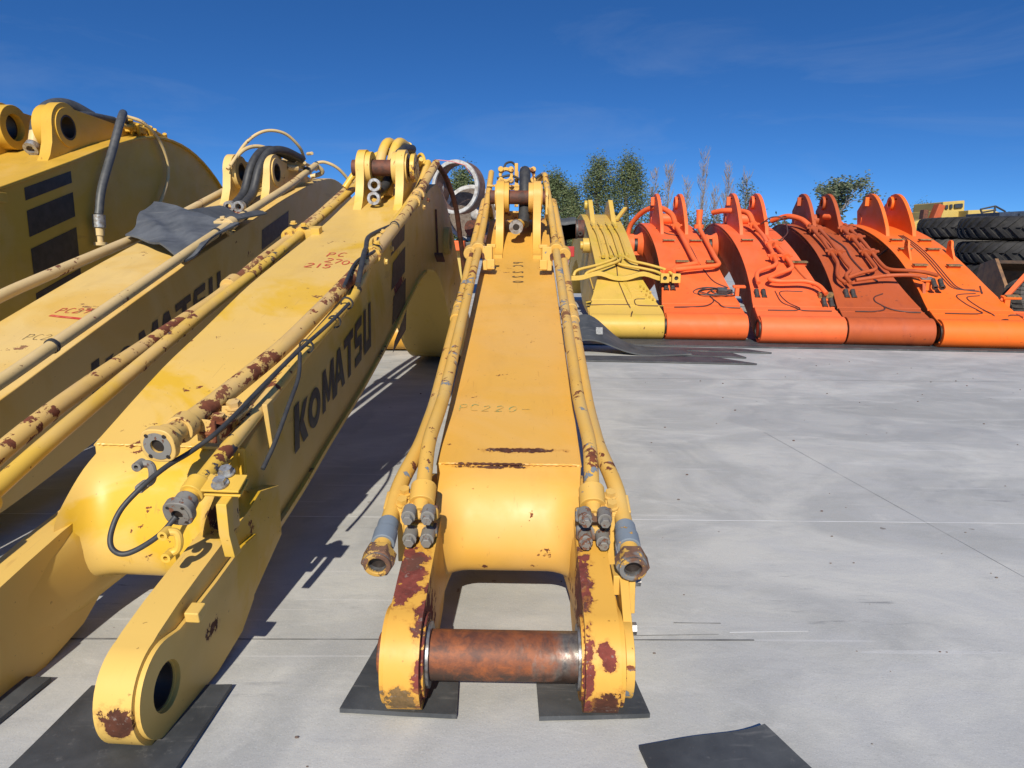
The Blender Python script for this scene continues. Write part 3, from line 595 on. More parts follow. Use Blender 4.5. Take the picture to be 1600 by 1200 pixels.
# crown pipes and hoses behind the lugs
bm = B()
for dx in (-.035, .03): tube(bm, [(dx-.03, 2.95, 1.20), (dx-.02, 3.02, 1.42), (dx, 3.10, 1.52), (dx+.02, 3.3, 1.50), (dx+.04, 3.6, 1.36)], .028, .07)
obj('crown_pipe', bm, MAT['two_pipe'], c2, angle=60)
hose(c2, [(-.02, 2.75, 1.2), (0, 2.9, 1.26), (.03, 3.0, 1.40), (.05, 3.1, 1.47), (.08, 3.25, 1.49)], .026, MAT['hose'])
bm = B()
for k in range(9): x, y, z = random.uniform(0, .16), random.uniform(3.15, 3.5), random.uniform(1.38, 1.50); cyl(bm, (x, y, z), (x+random.uniform(-.03, .03), y-.05, z+.02), random.uniform(.012, .022), seg=8)
box(bm, (.02, 3.3, 1.40), (.16, .08, .05)); box(bm, (.1, 3.25, 1.36), (.02, .12, .14)); tube(bm, [(.02, 3.5, 1.40), (.12, 3.35, 1.50), (.16, 3.3, 1.36)], .010)
obj('manifold', bm, MAT['two_pipe'], c2, bevel=.003)
pipe(c2, [(-.26, 3.0, 1.25), (-.18, 3.05, 1.38), (-.06, 3.10, 1.46), (0, 3.2, 1.46)], .018, MAT['two_pipe'], .1)
bm = B(); cyl(bm, (.197, 3.72, .96), (.235, 3.72, .96), .09, rin=.055, seg=28); obj('cylinder_boss', bm, MAT['two'], c2, bevel=.004)
bm = B(); box(bm, (.205, 3.35, 1.0), (.012, .012, .30), rx=.2); box(bm, (.23, 3.3, .86), (.05, .10, .012), rx=-.5); obj('step_bracket', bm, MAT['rust'], c2)
bm = B(); LS = lambda a, b, z: (.2012+z, .83+a*.129, .325+a*.129*.225+b*(.122+.010*a))
block_word(bm, 'KOMATSU', LS, 1.02); obj('black_lettering', bm, MAT['letters'], c2, smooth=False)
bm = B()
for k, (a, b) in enumerate(((.0, .085), (.115, .24), (.27, .40), (.43, .53))):
    z0 = 1.0-a; z1 = 1.0-b; bm.faces.new([bm.verts.new(p) for p in ((.2015, 2.16, z0-.03-.05*(k > 2)), (.2015, 2.44, z0+.045), (.2015, 2.42, z1+.045), (.2015, 2.12, z1-.03))])
obj('black_stripe', bm, MAT['letters'], c2, smooth=False)
bm = B(); sf2 = top_surf(ST2, .002)
writing(bm, 'PC', -.02, 1.87, .055, .006, sf2, 1.4); writing(bm, '270-6', .0, 1.79, .055, .006, lambda a, b: sf2(a, b-.35*a), 1.1); writing(bm, '215', -.06, 1.71, .055, .007, lambda a, b: sf2(a, b-.1*a), 1.1)
obj('red_writing', bm, MAT['red_pen'], c2, smooth=False)

# --- third boom
c3 = empty('excavator_boom', (-1.86, 1.55, 0), 3.5, 'cream yellow boom with red writing on top, under the crumpled rubber sheet', 'excavator boom', 'yellow excavator booms laid side by side on the left')
ST3 = smooth_st([(-.1, .22, .02, .21), (.3, .33, .05, .21), (.7, .445, .10, .21), (1.2, .605, .20, .21), (1.96, .84, .36, .21), (2.74, 1.06, .58, .21), (3.3, 1.22, .78, .21), (3.95, 1.375, .88, .21), (4.35, 1.42, .84, .21), (4.75, 1.34, .66, .21), (5.2, 1.08, .38, .21), (5.7, .68, .12, .21), (6.1, .38, .04, .21), (6.3, .26, .02, .21)], 4)
near_boom(c3, ST3, .125, .21, MAT['three'], nose=False, fork=False, lug=(2.50, 1.00, 3.30, 1.375, .110, 4.0, 1.39, .28), lug_x=(.10, .15))
pipe(c3, [(.235, -.1, .29), (.235, .66, .50), (.235, 1.4, .728), (.225, 2.05, .925), (.222, 2.7, 1.115), (.225, 3.3, 1.29), (.225, 3.85, 1.475)], .022, MAT['three_pipe'], .15)
pipe(c3, [(.17, 3.9, 1.40), (.27, 3.92, 1.43), (.225, 3.86, 1.48)], .016, MAT['three_pipe'], .05)
pipe(c3, [(-.26, -.1, .29), (-.26, .9, .57), (-.26, 1.35, .72), (-.26, 1.9, .85), (-.26, 2.4, .965), (-.25, 3.4, 1.26)], .024, MAT['three_pipe'], .15)
for u, wz in ((.95, .59), (2.25, .985), (2.6, 1.085), (3.66, 1.42)):
    bm = B(); d = Vector((0, .96, .28)); p = Vector((.225 if u > 1 else .235, u, wz)); cyl(bm, p-d*.007, p+d*.007, .0265, seg=16); obj('cable_tie', bm, MAT['hose'], c3)
bm = B(); p = Vector((.223, 2.42, 1.035)); cyl(bm, p-d*.03, p+d*.03, .033, seg=18); box(bm, (.18, 2.42, 1.03), (.06, .06, .05), rx=.3); bolt(bm, (.235, 2.38, .99), (0, -1, 0), .013); bolt(bm, (.19, 2.41, 1.06), (0, -.3, 1), .013); obj('pipe_clamp', bm, MAT['three_pipe'], c3, bevel=.004)
for dx in (.0, .055): hose(c3, [(dx, 3.0, 1.16), (dx+.01, 3.12, 1.24), (dx+.03, 3.2, 1.40), (dx+.06, 3.3, 1.50), (dx+.11, 3.42, 1.52), (dx+.16, 3.6, 1.49)], .027, MAT['hose'])
for dx in (-.01, .05):
    bm = B(); cyl(bm, (dx, 2.93, 1.145), (dx, 2.97, 1.15), .033, rin=.018, seg=20); obj('hose_end', bm, MAT['zinc'], c3)
hose(c3, [(-.08, 3.15, 1.40), (-.03, 3.3, 1.56), (.05, 3.4, 1.64), (.14, 3.5, 1.64), (.2, 3.6, 1.57), (.20, 3.7, 1.50)], .010, MAT['three_pipe'], 'thin_pipe')
hose(c3, [(-.1, 3.15, 1.38), (-.04, 3.25, 1.50), (.02, 3.35, 1.54), (.1, 3.45, 1.52)], .012, MAT['three_pipe'], 'thin_pipe')
hose(c3, [(.22, 3.86, 1.49), (.28, 3.9, 1.50), (.36, 3.95, 1.46), (.43, 4.05, 1.36)], .011, MAT['three_pipe'], 'thin_pipe')
bm = B()
for k in range(12): x, y, z = random.uniform(.02, .20), random.uniform(3.5, 3.95), random.uniform(1.42, 1.55); cyl(bm, (x, y, z), (x+random.uniform(-.06, .06), y-.06, z+random.uniform(-.02, .03)), random.uniform(.010, .022), seg=8)
for dx in (-.05, .02, .09): tube(bm, [(dx, 3.5, 1.46), (dx+.04, 3.75, 1.50), (dx+.06, 4.1, 1.47)], .013)
box(bm, (.05, 3.75, 1.45), (.20, .1, .05)); box(bm, (.0, 3.7, 1.43), (.02, .03, .12)); obj('manifold', bm, MAT['three_pipe'], c3, bevel=.003)
bm = B(); sf3 = top_surf(ST3, .002)
writing(bm, 'PC290', -.045, 1.37, .046, .0045, sf3, 1.25, .1); obj('red_writing', bm, MAT['red_pen'], c3, smooth=False)
bm = B(); ribbon(bm, [(-.045, 1.345), (.0, 1.335), (.06, 1.325), (.115, 1.315)], .016, sf3); obj('red_underline', bm, MAT['red_pen'], c3, smooth=False)
bm = B(); writing(bm, 'PC29', -.01, 1.13, .045, .0022, sf3, 1.25); obj('faint_pencil_writing', bm, MAT['black_pen'], c3, smooth=False)
bm = B(); LS3 = lambda a, b, z: (.2112+z, 1.17+a*.160, .335+a*.160*.262+b*(.135+.006*a))
block_word(bm, 'KOMATSU', LS3, 1.02); obj('black_lettering', bm, MAT['letters'], c3, smooth=False)
bm = B()
for k, (a, b) in enumerate(((.0, .085), (.13, .25), (.30, .43))):
    z0 = 1.01-a; z1 = .98-b; bm.faces.new([bm.verts.new(p) for p in ((.2115, 2.87, z0), (.2115, 3.32, z0+.13), (.2115, 3.30, z1+.13), (.2115, 2.85, z1))])
obj('black_stripe', bm, MAT['letters'], c3, smooth=False)

# --- fourth boom, the big one on the far left
c4 = empty('excavator_boom', (-3.27, 1.25, 0), 3.5, 'largest deep yellow boom with four black stripes on its side, at the far left edge', 'excavator boom', 'yellow excavator booms laid side by side on the left')
ST4 = smooth_st([(-.1, .32, .02, .36), (.6, .52, .05, .36), (1.6, .84, .12, .36), (2.86, 1.235, .26, .36), (3.4, 1.41, .40, .36), (3.9, 1.575, .55, .36), (4.4, 1.69, .68, .36), (4.9, 1.66, .72, .36), (5.35, 1.47, .62, .36), (5.9, 1.05, .35, .36), (6.5, .55, .06, .36), (7.0, .32, .03, .36)], 4)
near_boom(c4, ST4, .15, .36, MAT['four'], nose=False, fork=False, lug=(2.90, 1.25, 3.61, 1.635, .148, 4.9, 1.70, .32), lug_x=(.17, .24), lip=.022)
for s in (-1, 1):
    bm = B(); cyl(bm, (s*.10, 3.61, 1.635), (s*.172, 3.61, 1.635), .135, rin=.082, seg=32); obj('lug_bushing', bm, MAT['four'], c4, bevel=.004)
bm = B()
for (z0, z1) in ((1.245, 1.175), (1.12, .975), (.91, .72), (.66, .42)):
    bm.faces.new([bm.verts.new(p) for p in ((.3615, 3.0, z0-.02), (.3615, 3.42, z0+.11), (.3615, 3.42, z1+.11), (.3615, 3.0, z1-.02))])
obj('black_stripe', bm, MAT['black_paint'], c4, smooth=False)
hose(c4, [(.24, 4.25, 1.76), (.31, 4.12, 1.79), (.38, 4.0, 1.78), (.41, 3.90, 1.70), (.41, 3.78, 1.50), (.41, 3.64, 1.27), (.41, 3.58, 1.10)], .027, MAT['hosegrey'])
bm = B(); cyl(bm, (.41, 3.58, 1.10), (.41, 3.575, 1.02), .038, seg=20); obj('hose_ferrule', bm, MAT['zinc'], c4, bevel=.002)
bm = B(); cyl(bm, (.41, 3.575, 1.02), (.41, 3.572, .97), .028, seg=20); cyl(bm, (.41, 3.572, .97), (.41, 3.57, .925), .021, seg=20); cyl(bm, (.41, 3.57, .93), (.41, 3.57, .91), .040, seg=24); obj('hose_end', bm, MAT['three_pipe'], c4)
hose(c4, [(.16, 4.0, 1.76), (.10, 3.86, 1.81), (.06, 3.72, 1.78), (.05, 3.62, 1.68), (.055, 3.57, 1.58)], .040, MAT['hosegrey'])
bm = B(); cyl(bm, (.055, 3.57, 1.60), (.058, 3.54, 1.52), .034, seg=20); obj('hose_ferrule', bm, MAT['three_pipe'], c4)
bm = B(); cyl(bm, (.058, 3.535, 1.515), (.058, 3.505, 1.49), .045, rin=.024, seg=24); obj('hose_end', bm, MAT['zinc'], c4)
hose(c4, [(.20, 3.74, 1.72), (.2, 3.9, 1.75), (.22, 4.15, 1.76)], .028, MAT['hosegrey'])
bm = B(); tube(bm, [(.22, 4.12, 1.76), (.24, 4.5, 1.77), (.25, 5.2, 1.62)], .022); tube(bm, [(.30, 4.1, 1.72), (.31, 4.5, 1.74), (.33, 5.2, 1.58)], .018)
for k in range(14): x, y = random.uniform(.16, .33), random.uniform(4.1, 4.75); cyl(bm, (x, y, 1.69), (x+.02, y-.05, 1.765+random.uniform(-.02, .02)), random.uniform(.012, .022), seg=8)
box(bm, (.25, 4.3, 1.72), (.16, .14, .04)); obj('crown_pipe', bm, MAT['four'], c4, bevel=.002)
hose(c4, [(.28, 4.2, 1.80), (.37, 4.28, 1.76), (.39, 4.45, 1.64), (.39, 4.52, 1.45), (.39, 4.40, 1.25), (.38, 4.28, 1.15)], .012, MAT['three_pipe'], 'thin_pipe')
bm = B(); cyl(bm, (.355, 5.0, 1.02), (.46, 5.0, 1.02), .17, rin=.10, seg=32); cyl(bm, (.355, 5.75, 1.30), (.42, 5.75, 1.30), .10, rin=.06, seg=28); cyl(bm, (.355, 5.42, 1.05), (.385, 5.42, 1.05), .19, rin=.17, seg=28); obj('cylinder_boss', bm, MAT['four'], c4, bevel=.006)
bm = B(); cyl(bm, (.358, 4.25, .98), (.364, 4.25, .98), .085, seg=20); cyl(bm, (.358, 4.15, .62), (.364, 4.15, .62), .10, seg=20); obj('oil_port', bm, MAT['dark'], c4)
bm = B(); cyl(bm, (.36, 4.28, 1.02), (.44, 4.26, 1.05), .022, seg=12); cyl(bm, (.36, 4.32, .96), (.42, 4.32, .96), .03, seg=12); box(bm, (.38, 2.74, 1.16), (.06, .12, .05)); obj('pipe_fitting', bm, MAT['four'], c4, bevel=.003)

# ---------------------------------------------------------------- rubber sheets
def sheet(name, fn, nu, nv, th_, mat, label, cat, group=None):
    bm = B(); T = []; Bo = []
    for i in range(nu+1):
        T.append([Vector(fn(i/nu, j/nv)) for j in range(nv+1)])
    vt = [[bm.verts.new(p) for p in r] for r in T]; vb = [[bm.verts.new(p-Vector((0, 0, th_))) for p in r] for r in T]
    for i in range(nu):
        for j in range(nv):
            bm.faces.new((vt[i][j], vt[i+1][j], vt[i+1][j+1], vt[i][j+1])); bm.faces.new((vb[i][j], vb[i][j+1], vb[i+1][j+1], vb[i+1][j]))
    for i in range(nu):
        for j in (0, nv): bm.faces.new((vt[i][j], vt[i+1][j], vb[i+1][j], vb[i][j]))
    for j in range(nv):
        for i in (0, nu): bm.faces.new((vt[i][j], vt[i][j+1], vb[i][j+1], vb[i][j]))
    return tag(obj(name, bm, mat, angle=40), label, cat, group)
def bil(c, s, t):
    a = Vector(c[0])*(1-s)+Vector(c[1])*s; b = Vector(c[3])*(1-s)+Vector(c[2])*s; return a*(1-t)+b*t
def flatmat(corners, label, th_=.010, curl=None, group='rubber mats lying on the concrete', z=.0):
    ph = random.uniform(0, 9)
    def fn(s, t):
        p = bil([(*c, 0) for c in corners], s, t)
        e = .002*math.sin(5*s+ph)+.0015*math.sin(6*t+ph); j = 0
        zz = z+th_+.003+abs(e)*.4+(curl(s, t) if curl else 0); return (p.x+j, p.y, zz)
    return sheet('rubber_mat', fn, 14, 14, th_, MAT['rubber'], label, 'rubber mat', group)
flatmat([(-.345, 1.35), (-.105, 1.335), (-.115, 1.60), (-.31, 1.62)], 'small black rubber mat under the left prong of the middle boom')
flatmat([(.062, 1.33), (.288, 1.345), (.262, 1.62), (.058, 1.60)], 'small black rubber mat under the right prong of the middle boom')
flatmat([(-.90, 1.12), (-.60, 1.14), (-.595, 1.43), (-.89, 1.42)], 'black rubber mat under the empty fork eye of the lettered yellow boom')
flatmat([(-1.45, 1.27), (-1.01, 1.30), (-.995, 1.45), (-1.42, 1.46)], 'black rubber mat at the left edge under the far prong of the lettered boom')
flatmat([(.262, 1.17), (.56, 1.15), (.505, 1.30), (.250, 1.25)], 'loose curled rubber mat lying alone at the bottom right', .008, lambda s, t: .012*(max(0, s-.7)/.3)**2+.006*t*math.sin(3*s))
def frame_pt(root_loc, az, x, u, z):
    a = R(az); return (root_loc[0]+x*math.cos(a)+u*math.sin(a), root_loc[1]-x*math.sin(a)+u*math.cos(a), z)
def drape(s, t):
    c = [(-.25, 2.25, .975), (.25, 1.87, .870), (.27, 2.40, 1.06), (-.36, 2.72, 1.143)]
    p = bil(c, s, t); zz = p.z+.016*math.sin(3.1*s+1.5*t)+.010*abs(math.sin(4.2*t+2.6*s))+.006*math.sin(11*s-5*t)-.012*abs(math.sin(5*(s+t)))
    return frame_pt((-1.86, 1.55), 3.5, p.x+.015*math.sin(8*t), p.y+.02*math.sin(6*s), zz)
sheet('rubber_sheet', drape, 24, 24, .010, MAT['rubber_pale'], 'crumpled grey rubber sheet lying over the pipes of the cream boom', 'rubber sheet')
def drape2(s, t):
    c = [(-.12, 2.60, 1.10), (.24, 2.42, 1.045), (.33, 2.66, 1.09), (-.05, 2.80, 1.13)]; p = bil(c, s, t)
    return frame_pt((-1.86, 1.55), 3.5, p.x, p.y, p.z+.018*math.sin(9*s)+.004)
sheet('rubber_sheet', drape2, 14, 10, .008, MAT['rubber'], 'narrow folded rubber strip poking out behind the crumpled sheet', 'rubber sheet')

# ---------------------------------------------------------------- the row of booms at the back
def fin_outline(u0, w0, ua, wa, ub, wb):
    """tall cylinder lug: long convex front edge, round crown, nearly upright back"""
    o = [(u0, w0-.06)]
    for k in range(1, 11):
        t = k/10; o.append((u0+(ua-u0)*t, w0+(wa-w0)*math.sin(t*math.pi/2)**.85))
    o += [(ua+.10, wa-.01), (ua+.18, wa-.07), (ub+.04, wa-.20), (ub, wb+.05), (ub, wb-.08)]
    return o
def row_boom(loc, az, mat, label, st, fins, tube_r=.135, foot_hw=.402, group='booms standing in a row at the back of the yard', fin_x=(.13, .175)):
    root = empty('excavator_boom', (*loc, .012), az, label, 'excavator boom', group)
    bm = B(); loft(bm, st); obj('boom_body', bm, mat, root, bevel=.008)
    bm = B(); T = [[(-s[3]-.012, s[0], s[1]+.004), (s[3]+.012, s[0], s[1]+.004), (s[3]+.012, s[0], s[1]-.016), (-s[3]-.012, s[0], s[1]-.016)] for s in st if s[0] > .2]
    quadstrip(bm, T); obj('top_plate', bm, mat, root, bevel=.003)
    bm = B(); cyl(bm, (-foot_hw, 0, tube_r), (foot_hw, 0, tube_r), tube_r, rin=tube_r*.58, seg=40); obj('foot_tube', bm, mat, root, bevel=.008)
    bm = B(); cyl(bm, (-foot_hw-.012, 0, tube_r), (-foot_hw+.05, 0, tube_r), tube_r*.72, rin=tube_r*.54, seg=28); obj('bore_bushing_shade', bm, MAT['dark'], root); bm = B(); cyl(bm, (foot_hw-.05, 0, tube_r), (foot_hw+.012, 0, tube_r), tube_r*.72, rin=tube_r*.54, seg=28); cyl(bm, (-foot_hw+.06, 0, tube_r), (-foot_hw+.07, 0, tube_r), tube_r*.6, seg=24); obj('bore_bushing_shade', bm, MAT['dark'], root)  # near-black bushings and plug paint the shade inside the foot tube
    if fins:
        for s in (-1, 1):
            bm = B(); u0, w0, ua, wa, ub, wb = fins; plate(bm, fin_outline(*fins), [circ(ua+.06, wa-.115, .045, 20)[::-1]], s*fin_x[0], s*fin_x[1])
            cyl(bm, (s*(fin_x[0]-.03), ua+.06, wa-.115), (s*(fin_x[0]+.005), ua+.06, wa-.115), .085, rin=.047, seg=24); box(bm, (s*fin_x[1]+s*.02, ua+.0, wa-.10), (.05, .025, .11))
            obj('cylinder_lug', bm, mat, root, bevel=.006)
        bm = B(); w_ = interp(st, fins[4])[1]; cyl(bm, (-fin_x[0]-.05, fins[4]-.08, w_+.06), (fin_x[0]+.05, fins[4]-.08, w_+.06), .07, seg=20); obj('cross_tube', bm, mat, root)
    return root
STO = smooth_st([(-.06, .225, .04, .408), (.10, .285, .06, .405), (.30, .36, .10, .385), (.60, .51, .18, .345), (1.0, .71, .30, .315), (1.45, .90, .46, .30), (2.0, 1.07, .66, .295), (2.6, 1.19, .84, .295), (3.1, 1.225, .90, .295), (3.6, 1.15, .84, .29), (4.2, .93, .62, .28), (5.0, .62, .32, .27), (5.9, .36, .06, .26)], 4)
FIN = (1.95, 1.05, 2.62, 1.60, 2.95, 1.20)
def tw(st, u): return interp(st, u)[1]
def on(st, x, u, o): return (x, u, tw(st, u)+o)
def plaque(root, x, u, st, off=.04, name='bracket_plate'):
    bm = B(); s = (tw(st, u+.05)-tw(st, u-.05))/.1; box(bm, (x, u, tw(st, u)+off), (.15, .05, .012), rx=math.atan(s)-.5); o = obj('pipe_seat', bm, MAT['dull_plate'], root)
    bm = B(); box(bm, (x, u+.01, tw(st, u)+off*.5), (.13, .03, off*1.1), rx=math.atan(s)-.5); obj('seat_block', bm, root['_m'], root)
MAT['dull_plate'] = simple('dull_label_plate', (.30, .19, .07), (.12, .09, .05), .5, 0, 60)
MAT['wire'] = simple('wire', (.10, .03, .02), (.05, .03, .03), .6)
ROW = {}
def line_on(root, st, pts, r, m, name='thin_line', n=6):
    bm = B(); P = catmull([(x, u, 0) for x, u in pts], n); tube(bm, [(p.x, p.y, tw(st, p.y)+r*.9+.002) if p.y > .12 else (p.x, p.y-.0, max(.14, .135+math.sqrt(max(0, .135**2-min(.12, max(-.12, p.y-.0))**2)))+r) for p in P], r, seg=6, raw=True); return obj(name, bm, m, root)
def pipe_on(root, st, pts, r, m, bend=.08, name='pipe'):
    return pipe(root, [(x, u, tw(st, u)+o) for x, u, o in pts], r, m, bend, name)
def weld(root, st, m):
    bm = B(); u = .16; box(bm, (0, u, tw(st, u)+.001), (.80, .006, .006)); obj('weld_seam', bm, m, root)
def boss_left(root, mat, u, z, r=.15, x=.29, ln=.22):
    bm = B(); cyl(bm, (-x-ln, u, z), (-x-ln*.55, u, z), r, rin=r*.58, seg=28); cyl(bm, (-x-ln*.35, u, z), (-x+.01, u, z), r*.92, r*1.25, seg=28)
    for a in (60, 120, 240, 300): box(bm, (-x-ln*.5, u+math.cos(R(a))*r*.85, z+math.sin(R(a))*r*.85), (ln*.7, .05, .05))
    obj('cylinder_boss', bm, mat, root, bevel=.006); bm = B(); cyl(bm, (-x-ln*.62, u, z), (-x-ln*.3, u, z), r*.75, seg=24); obj('boss_pin', bm, MAT['dark'], root)
def gland(root, mat, x, u, z):
    bm = B()
    for dx in (-.03, .04): cyl(bm, (x+dx, u+.03, z+.02), (x+dx, u-.03, z-.045), .024, seg=12); cyl(bm, (x+dx, u-.03, z-.045), (x+dx, u-.05, z-.062), .031, rin=.016, seg=8)
    obj('pipe_fitting', bm, MAT['steel_dark'], root, bevel=.003)
MAT['steel_dark'] = simple('dirty_fittings', (.09, .075, .065), (.04, .035, .03), .5, .3, 40)

def orange_common(k, loc, az, mat, label, st=STO, fin=FIN, boss=True):
    root = row_boom(loc, az, mat, label, st, fin); root['_m'] = 0
    ROW[k] = root
    weld(root, st, mat)
    if boss: boss_left(root, mat, 2.75, .93)
    bm = B(); st3 = [[(-.308, s[0], s[1]-.03), (-.300, s[0], s[1]-.03), (-.300, s[0], s[1]-.045), (-.308, s[0], s[1]-.045)] for s in st if 1.2 < s[0] < 3.2]; quadstrip(bm, st3); obj('edge_weld', bm, mat, root)
    return root
def seats(root, st, mat, pts, off=.03):
    for x, u in pts:
        s = math.atan((tw(st, u+.05)-tw(st, u-.05))/.1)
        bm = B(); box(bm, (x, u, tw(st, u)+off*.5), (.13, .035, off), rx=s); q = obj('pipe_seat', bm, mat, root); bm = B(); box(bm, (x, u-.012, tw(st, u)+off+.008), (.14, .07, .014), rx=s-.3); obj('seat_plate', bm, MAT['dull_plate'], root)
def saddles(root, st, mat, lst, r=.04):
    for xs, u, o in lst:
        bm = B(); s = (tw(st, u+.05)-tw(st, u-.05))/.1; d = Vector((0, 1, s)).normalized()
        for x in xs: p = Vector((x, u, tw(st, u)+o)); cyl(bm, p-d*.02, p+d*.02, r, seg=14)
        c = sum(xs)/len(xs); box(bm, (c, u, tw(st, u)+o+.012), (abs(xs[-1]-xs[0])+.14, .035, .018), rx=math.atan(s)); obj('pipe_clamp', bm, mat, root, bevel=.002)

# orange 1
m = MAT['orange1']; o1 = orange_common('o1', (1.94, 7.40), 2.0, m, 'bright orange boom with coiled black wires on its foot, beside the pale yellow one')
pipe_on(o1, STO, [(.02, 2.05, .10), (.03, 1.55, .08), (.05, 1.0, .08), (.07, .86, .09)], .028, m)
hose(o1, [(.02, 2.05, 1.19), (.0, 2.3, 1.33), (-.12, 2.6, 1.42), (-.28, 2.85, 1.38), (-.42, 3.05, 1.2), (-.46, 3.1, 1.0)], .034, MAT['orange2'], 'boom_hose')
pipe_on(o1, STO, [(.30, 2.0, .20), (.30, 1.95, .08), (.30, 1.0, .08), (.31, .82, .10), (.10, .78, .10), (-.25, .70, .11), (-.34, .66, .11), (-.34, .58, .08)], .026, m, .07)
pipe_on(o1, STO, [(.07, .88, .09), (-.12, .80, .10), (-.22, .72, .12), (-.23, .60, .08)], .026, m, .07)
bm = B(); cyl(bm, (.30, 2.0, tw(STO, 2)+.30), (.30, 2.0, tw(STO, 2)+.12), .042, .034, seg=16); cyl(bm, (.30, 2.0, tw(STO, 2)+.12), (.30, 2.0, tw(STO, 2)+.07), .06, seg=14); obj('pipe_stub', bm, m, o1, bevel=.004)
saddles(o1, STO, m, [([.02], 2.0, .10), ([-.28], .64, .11)], .05)
gland(o1, m, -.29, .54, .52)
seats(o1, STO, m, [(-.13, 1.62), (.19, 1.62), (-.07, 1.03), (.27, 1.03)])
line_on(o1, STO, [(-.18, 2.3), (-.1, 2.0), (.06, 1.85), (.1, 1.5), (.12, 1.1), (.16, .85), (.22, .66), (.34, .55)], .007, MAT['wire'])
bm = B()
for k in range(5):
    ph = random.uniform(0, 6); cx, cy = random.uniform(.10, .28), random.uniform(.40, .47); rr = random.uniform(.08, .20)
    P = [(cx+rr*1.2*math.cos(a*.55+ph)+.01*k, cy+rr*.45*math.sin(a*.55+ph)) for a in range(12)]
    tube(bm, [(x, u, tw(STO, u)+.012+.006*k+.01*math.sin(i)) for i, (x, u) in enumerate(P)], .0055, .05, seg=6)
obj('coiled_wire', bm, MAT['hose'], o1)
line_on(o1, STO, [(.12, .40), (.14, .30), (.05, .20), (-.08, .165), (-.29, .15)], .007, MAT['wire']); line_on(o1, STO, [(.12, .38), (.18, .26), (.22, .17), (.38, .15)], .007, MAT['wire'])
bm = B(); box(bm, (.25, .42, .47), (.10, .06, .05), rx=.5); obj('junction_box', bm, MAT['hosegrey'], o1, bevel=.004)
bm = B(); box(bm, (.40, .40, .46), (.04, .04, .09)); box(bm, (.42, .40, .515), (.13, .05, .02), rx=.3); obj('side_bracket', bm, m, o1, bevel=.003)

# orange 2
m = MAT['orange2']; o2 = orange_common('o2', (2.81, 7.17), 3.5, m, 'salmon orange boom with two thick pipes ending in fittings, left of the dull reddish one')
hose(o2, [(.0, 2.05, 1.20), (-.02, 2.25, 1.33), (-.10, 2.45, 1.37), (-.25, 2.6, 1.38), (-.36, 2.75, 1.36)], .033, MAT['orange2'], 'boom_hose')
pipe_on(o2, STO, [(0, 2.05, .11), (.01, 1.6, .10), (.0, 1.1, .09), (-.02, .85, .10), (-.24, .72, .11), (-.30, .62, .12), (-.30, .50, .10)], .023, m, .09)
pipe_on(o2, STO, [(.06, 1.65, .08), (.12, 1.1, .08), (.14, .9, .09), (.12, .78, .10), (-.10, .64, .11), (-.20, .55, .11), (-.10, .50, .12), (.18, .52, .12), (.30, .47, .11), (.34, .34, .09)], .023, m, .08)
saddles(o2, STO, m, [([.0], 2.05, .11), ([.03, .08], 1.35, .10), ([-.01, .12], 1.05, .09)], .046)
gland(o2, m, -.29, .46, .47); gland(o2, m, .34, .30, .40)
bm = B(); box(bm, (.36, .42, .45), (.14, .05, .05), rx=.3); obj('end_plate', bm, MAT['dull_plate'], o2)
seats(o2, STO, m, [(-.16, 1.66), (.16, 1.66), (.18, 1.05), (.28, 1.05)])
line_on(o2, STO, [(.05, 2.2), (.15, 1.8), (.18, 1.3), (.22, .9), (.30, .62)], .009, MAT['orange3'])
line_on(o2, STO, [(-.12, .52), (-.10, .32), (.0, .22), (0, .155), (-.28, .15)], .006, MAT['wire']); line_on(o2, STO, [(.16, .52), (-.07, .51), (-.05, .34), (.04, .22), (.06, .155), (.34, .15)], .006, MAT['wire'])
hose(o2, [(.10, 2.1, 1.2), (.2, 2.0, 1.28), (.33, 1.98, 1.26), (.34, 1.8, 1.10), (.2, 1.6, 1.0)], .008, MAT['wire'], 'cable')
hose(o2, [(.30, 2.2, 1.2), (.38, 2.2, 1.29), (.44, 2.25, 1.30)], .007, MAT['hose'], 'cable')

# orange 3
m = MAT['orange3']; o3 = orange_common('o3', (3.635, 7.12), 5, m, 'dull reddish orange boom carrying four long parallel pipes', boss=False)
for xs in ((-.20, -.12), (.16, .24)):
    for x in xs:
        top = 2.1 if x < 0 else 2.15
        pts = [(x, top, .10), (x, 1.5, .08), (x, .95, .08)]
        if x == -.20: pts += [(-.27, .75, .09), (-.30, .62, .10), (-.25, .52, .10)]
        if x == -.12: pts += [(-.10, .80, .09), (-.22, .66, .10), (-.20, .52, .10)]
        if x == .16: pts += [(.16, .80, .09), (-.04, .72, .10), (-.20, .62, .10)]
        if x == .24: pts += [(.26, .80, .09), (.44, .66, .16), (.56, .60, .18), (.64, .50, .20)]
        pipe_on(o3, STO, pts, .020, m, .09)
pipe_on(o3, STO, [(-.14, .56, .11), (.2, .62, .13), (.42, .58, .16), (.54, .5, .18)], .020, m, .09)
saddles(o3, STO, m, [([-.20, -.12], 1.95, .09), ([.16, .24], 1.95, .09), ([-.20, -.12], 1.2, .08), ([.16, .24], 1.2, .08), ([.16, .24], 1.65, .08)], .042)
gland(o3, m, -.22, .48, .48); gland(o3, m, .62, .46, .60)
bm = B(); plate(bm, [(.42, .30), (.55, .36), (.60, .50), (.50, .58)], [], .50, .53); obj('side_bracket', bm, m, o3)
hose(o3, [(-.2, 2.1, 1.19), (-.25, 2.3, 1.27), (-.36, 2.5, 1.31), (-.5, 2.7, 1.26)], .034, MAT['orange2'], 'boom_hose'); hose(o3, [(.2, 2.15, 1.2), (.16, 2.35, 1.29), (.10, 2.5, 1.31)], .034, MAT['orange2'], 'boom_hose')
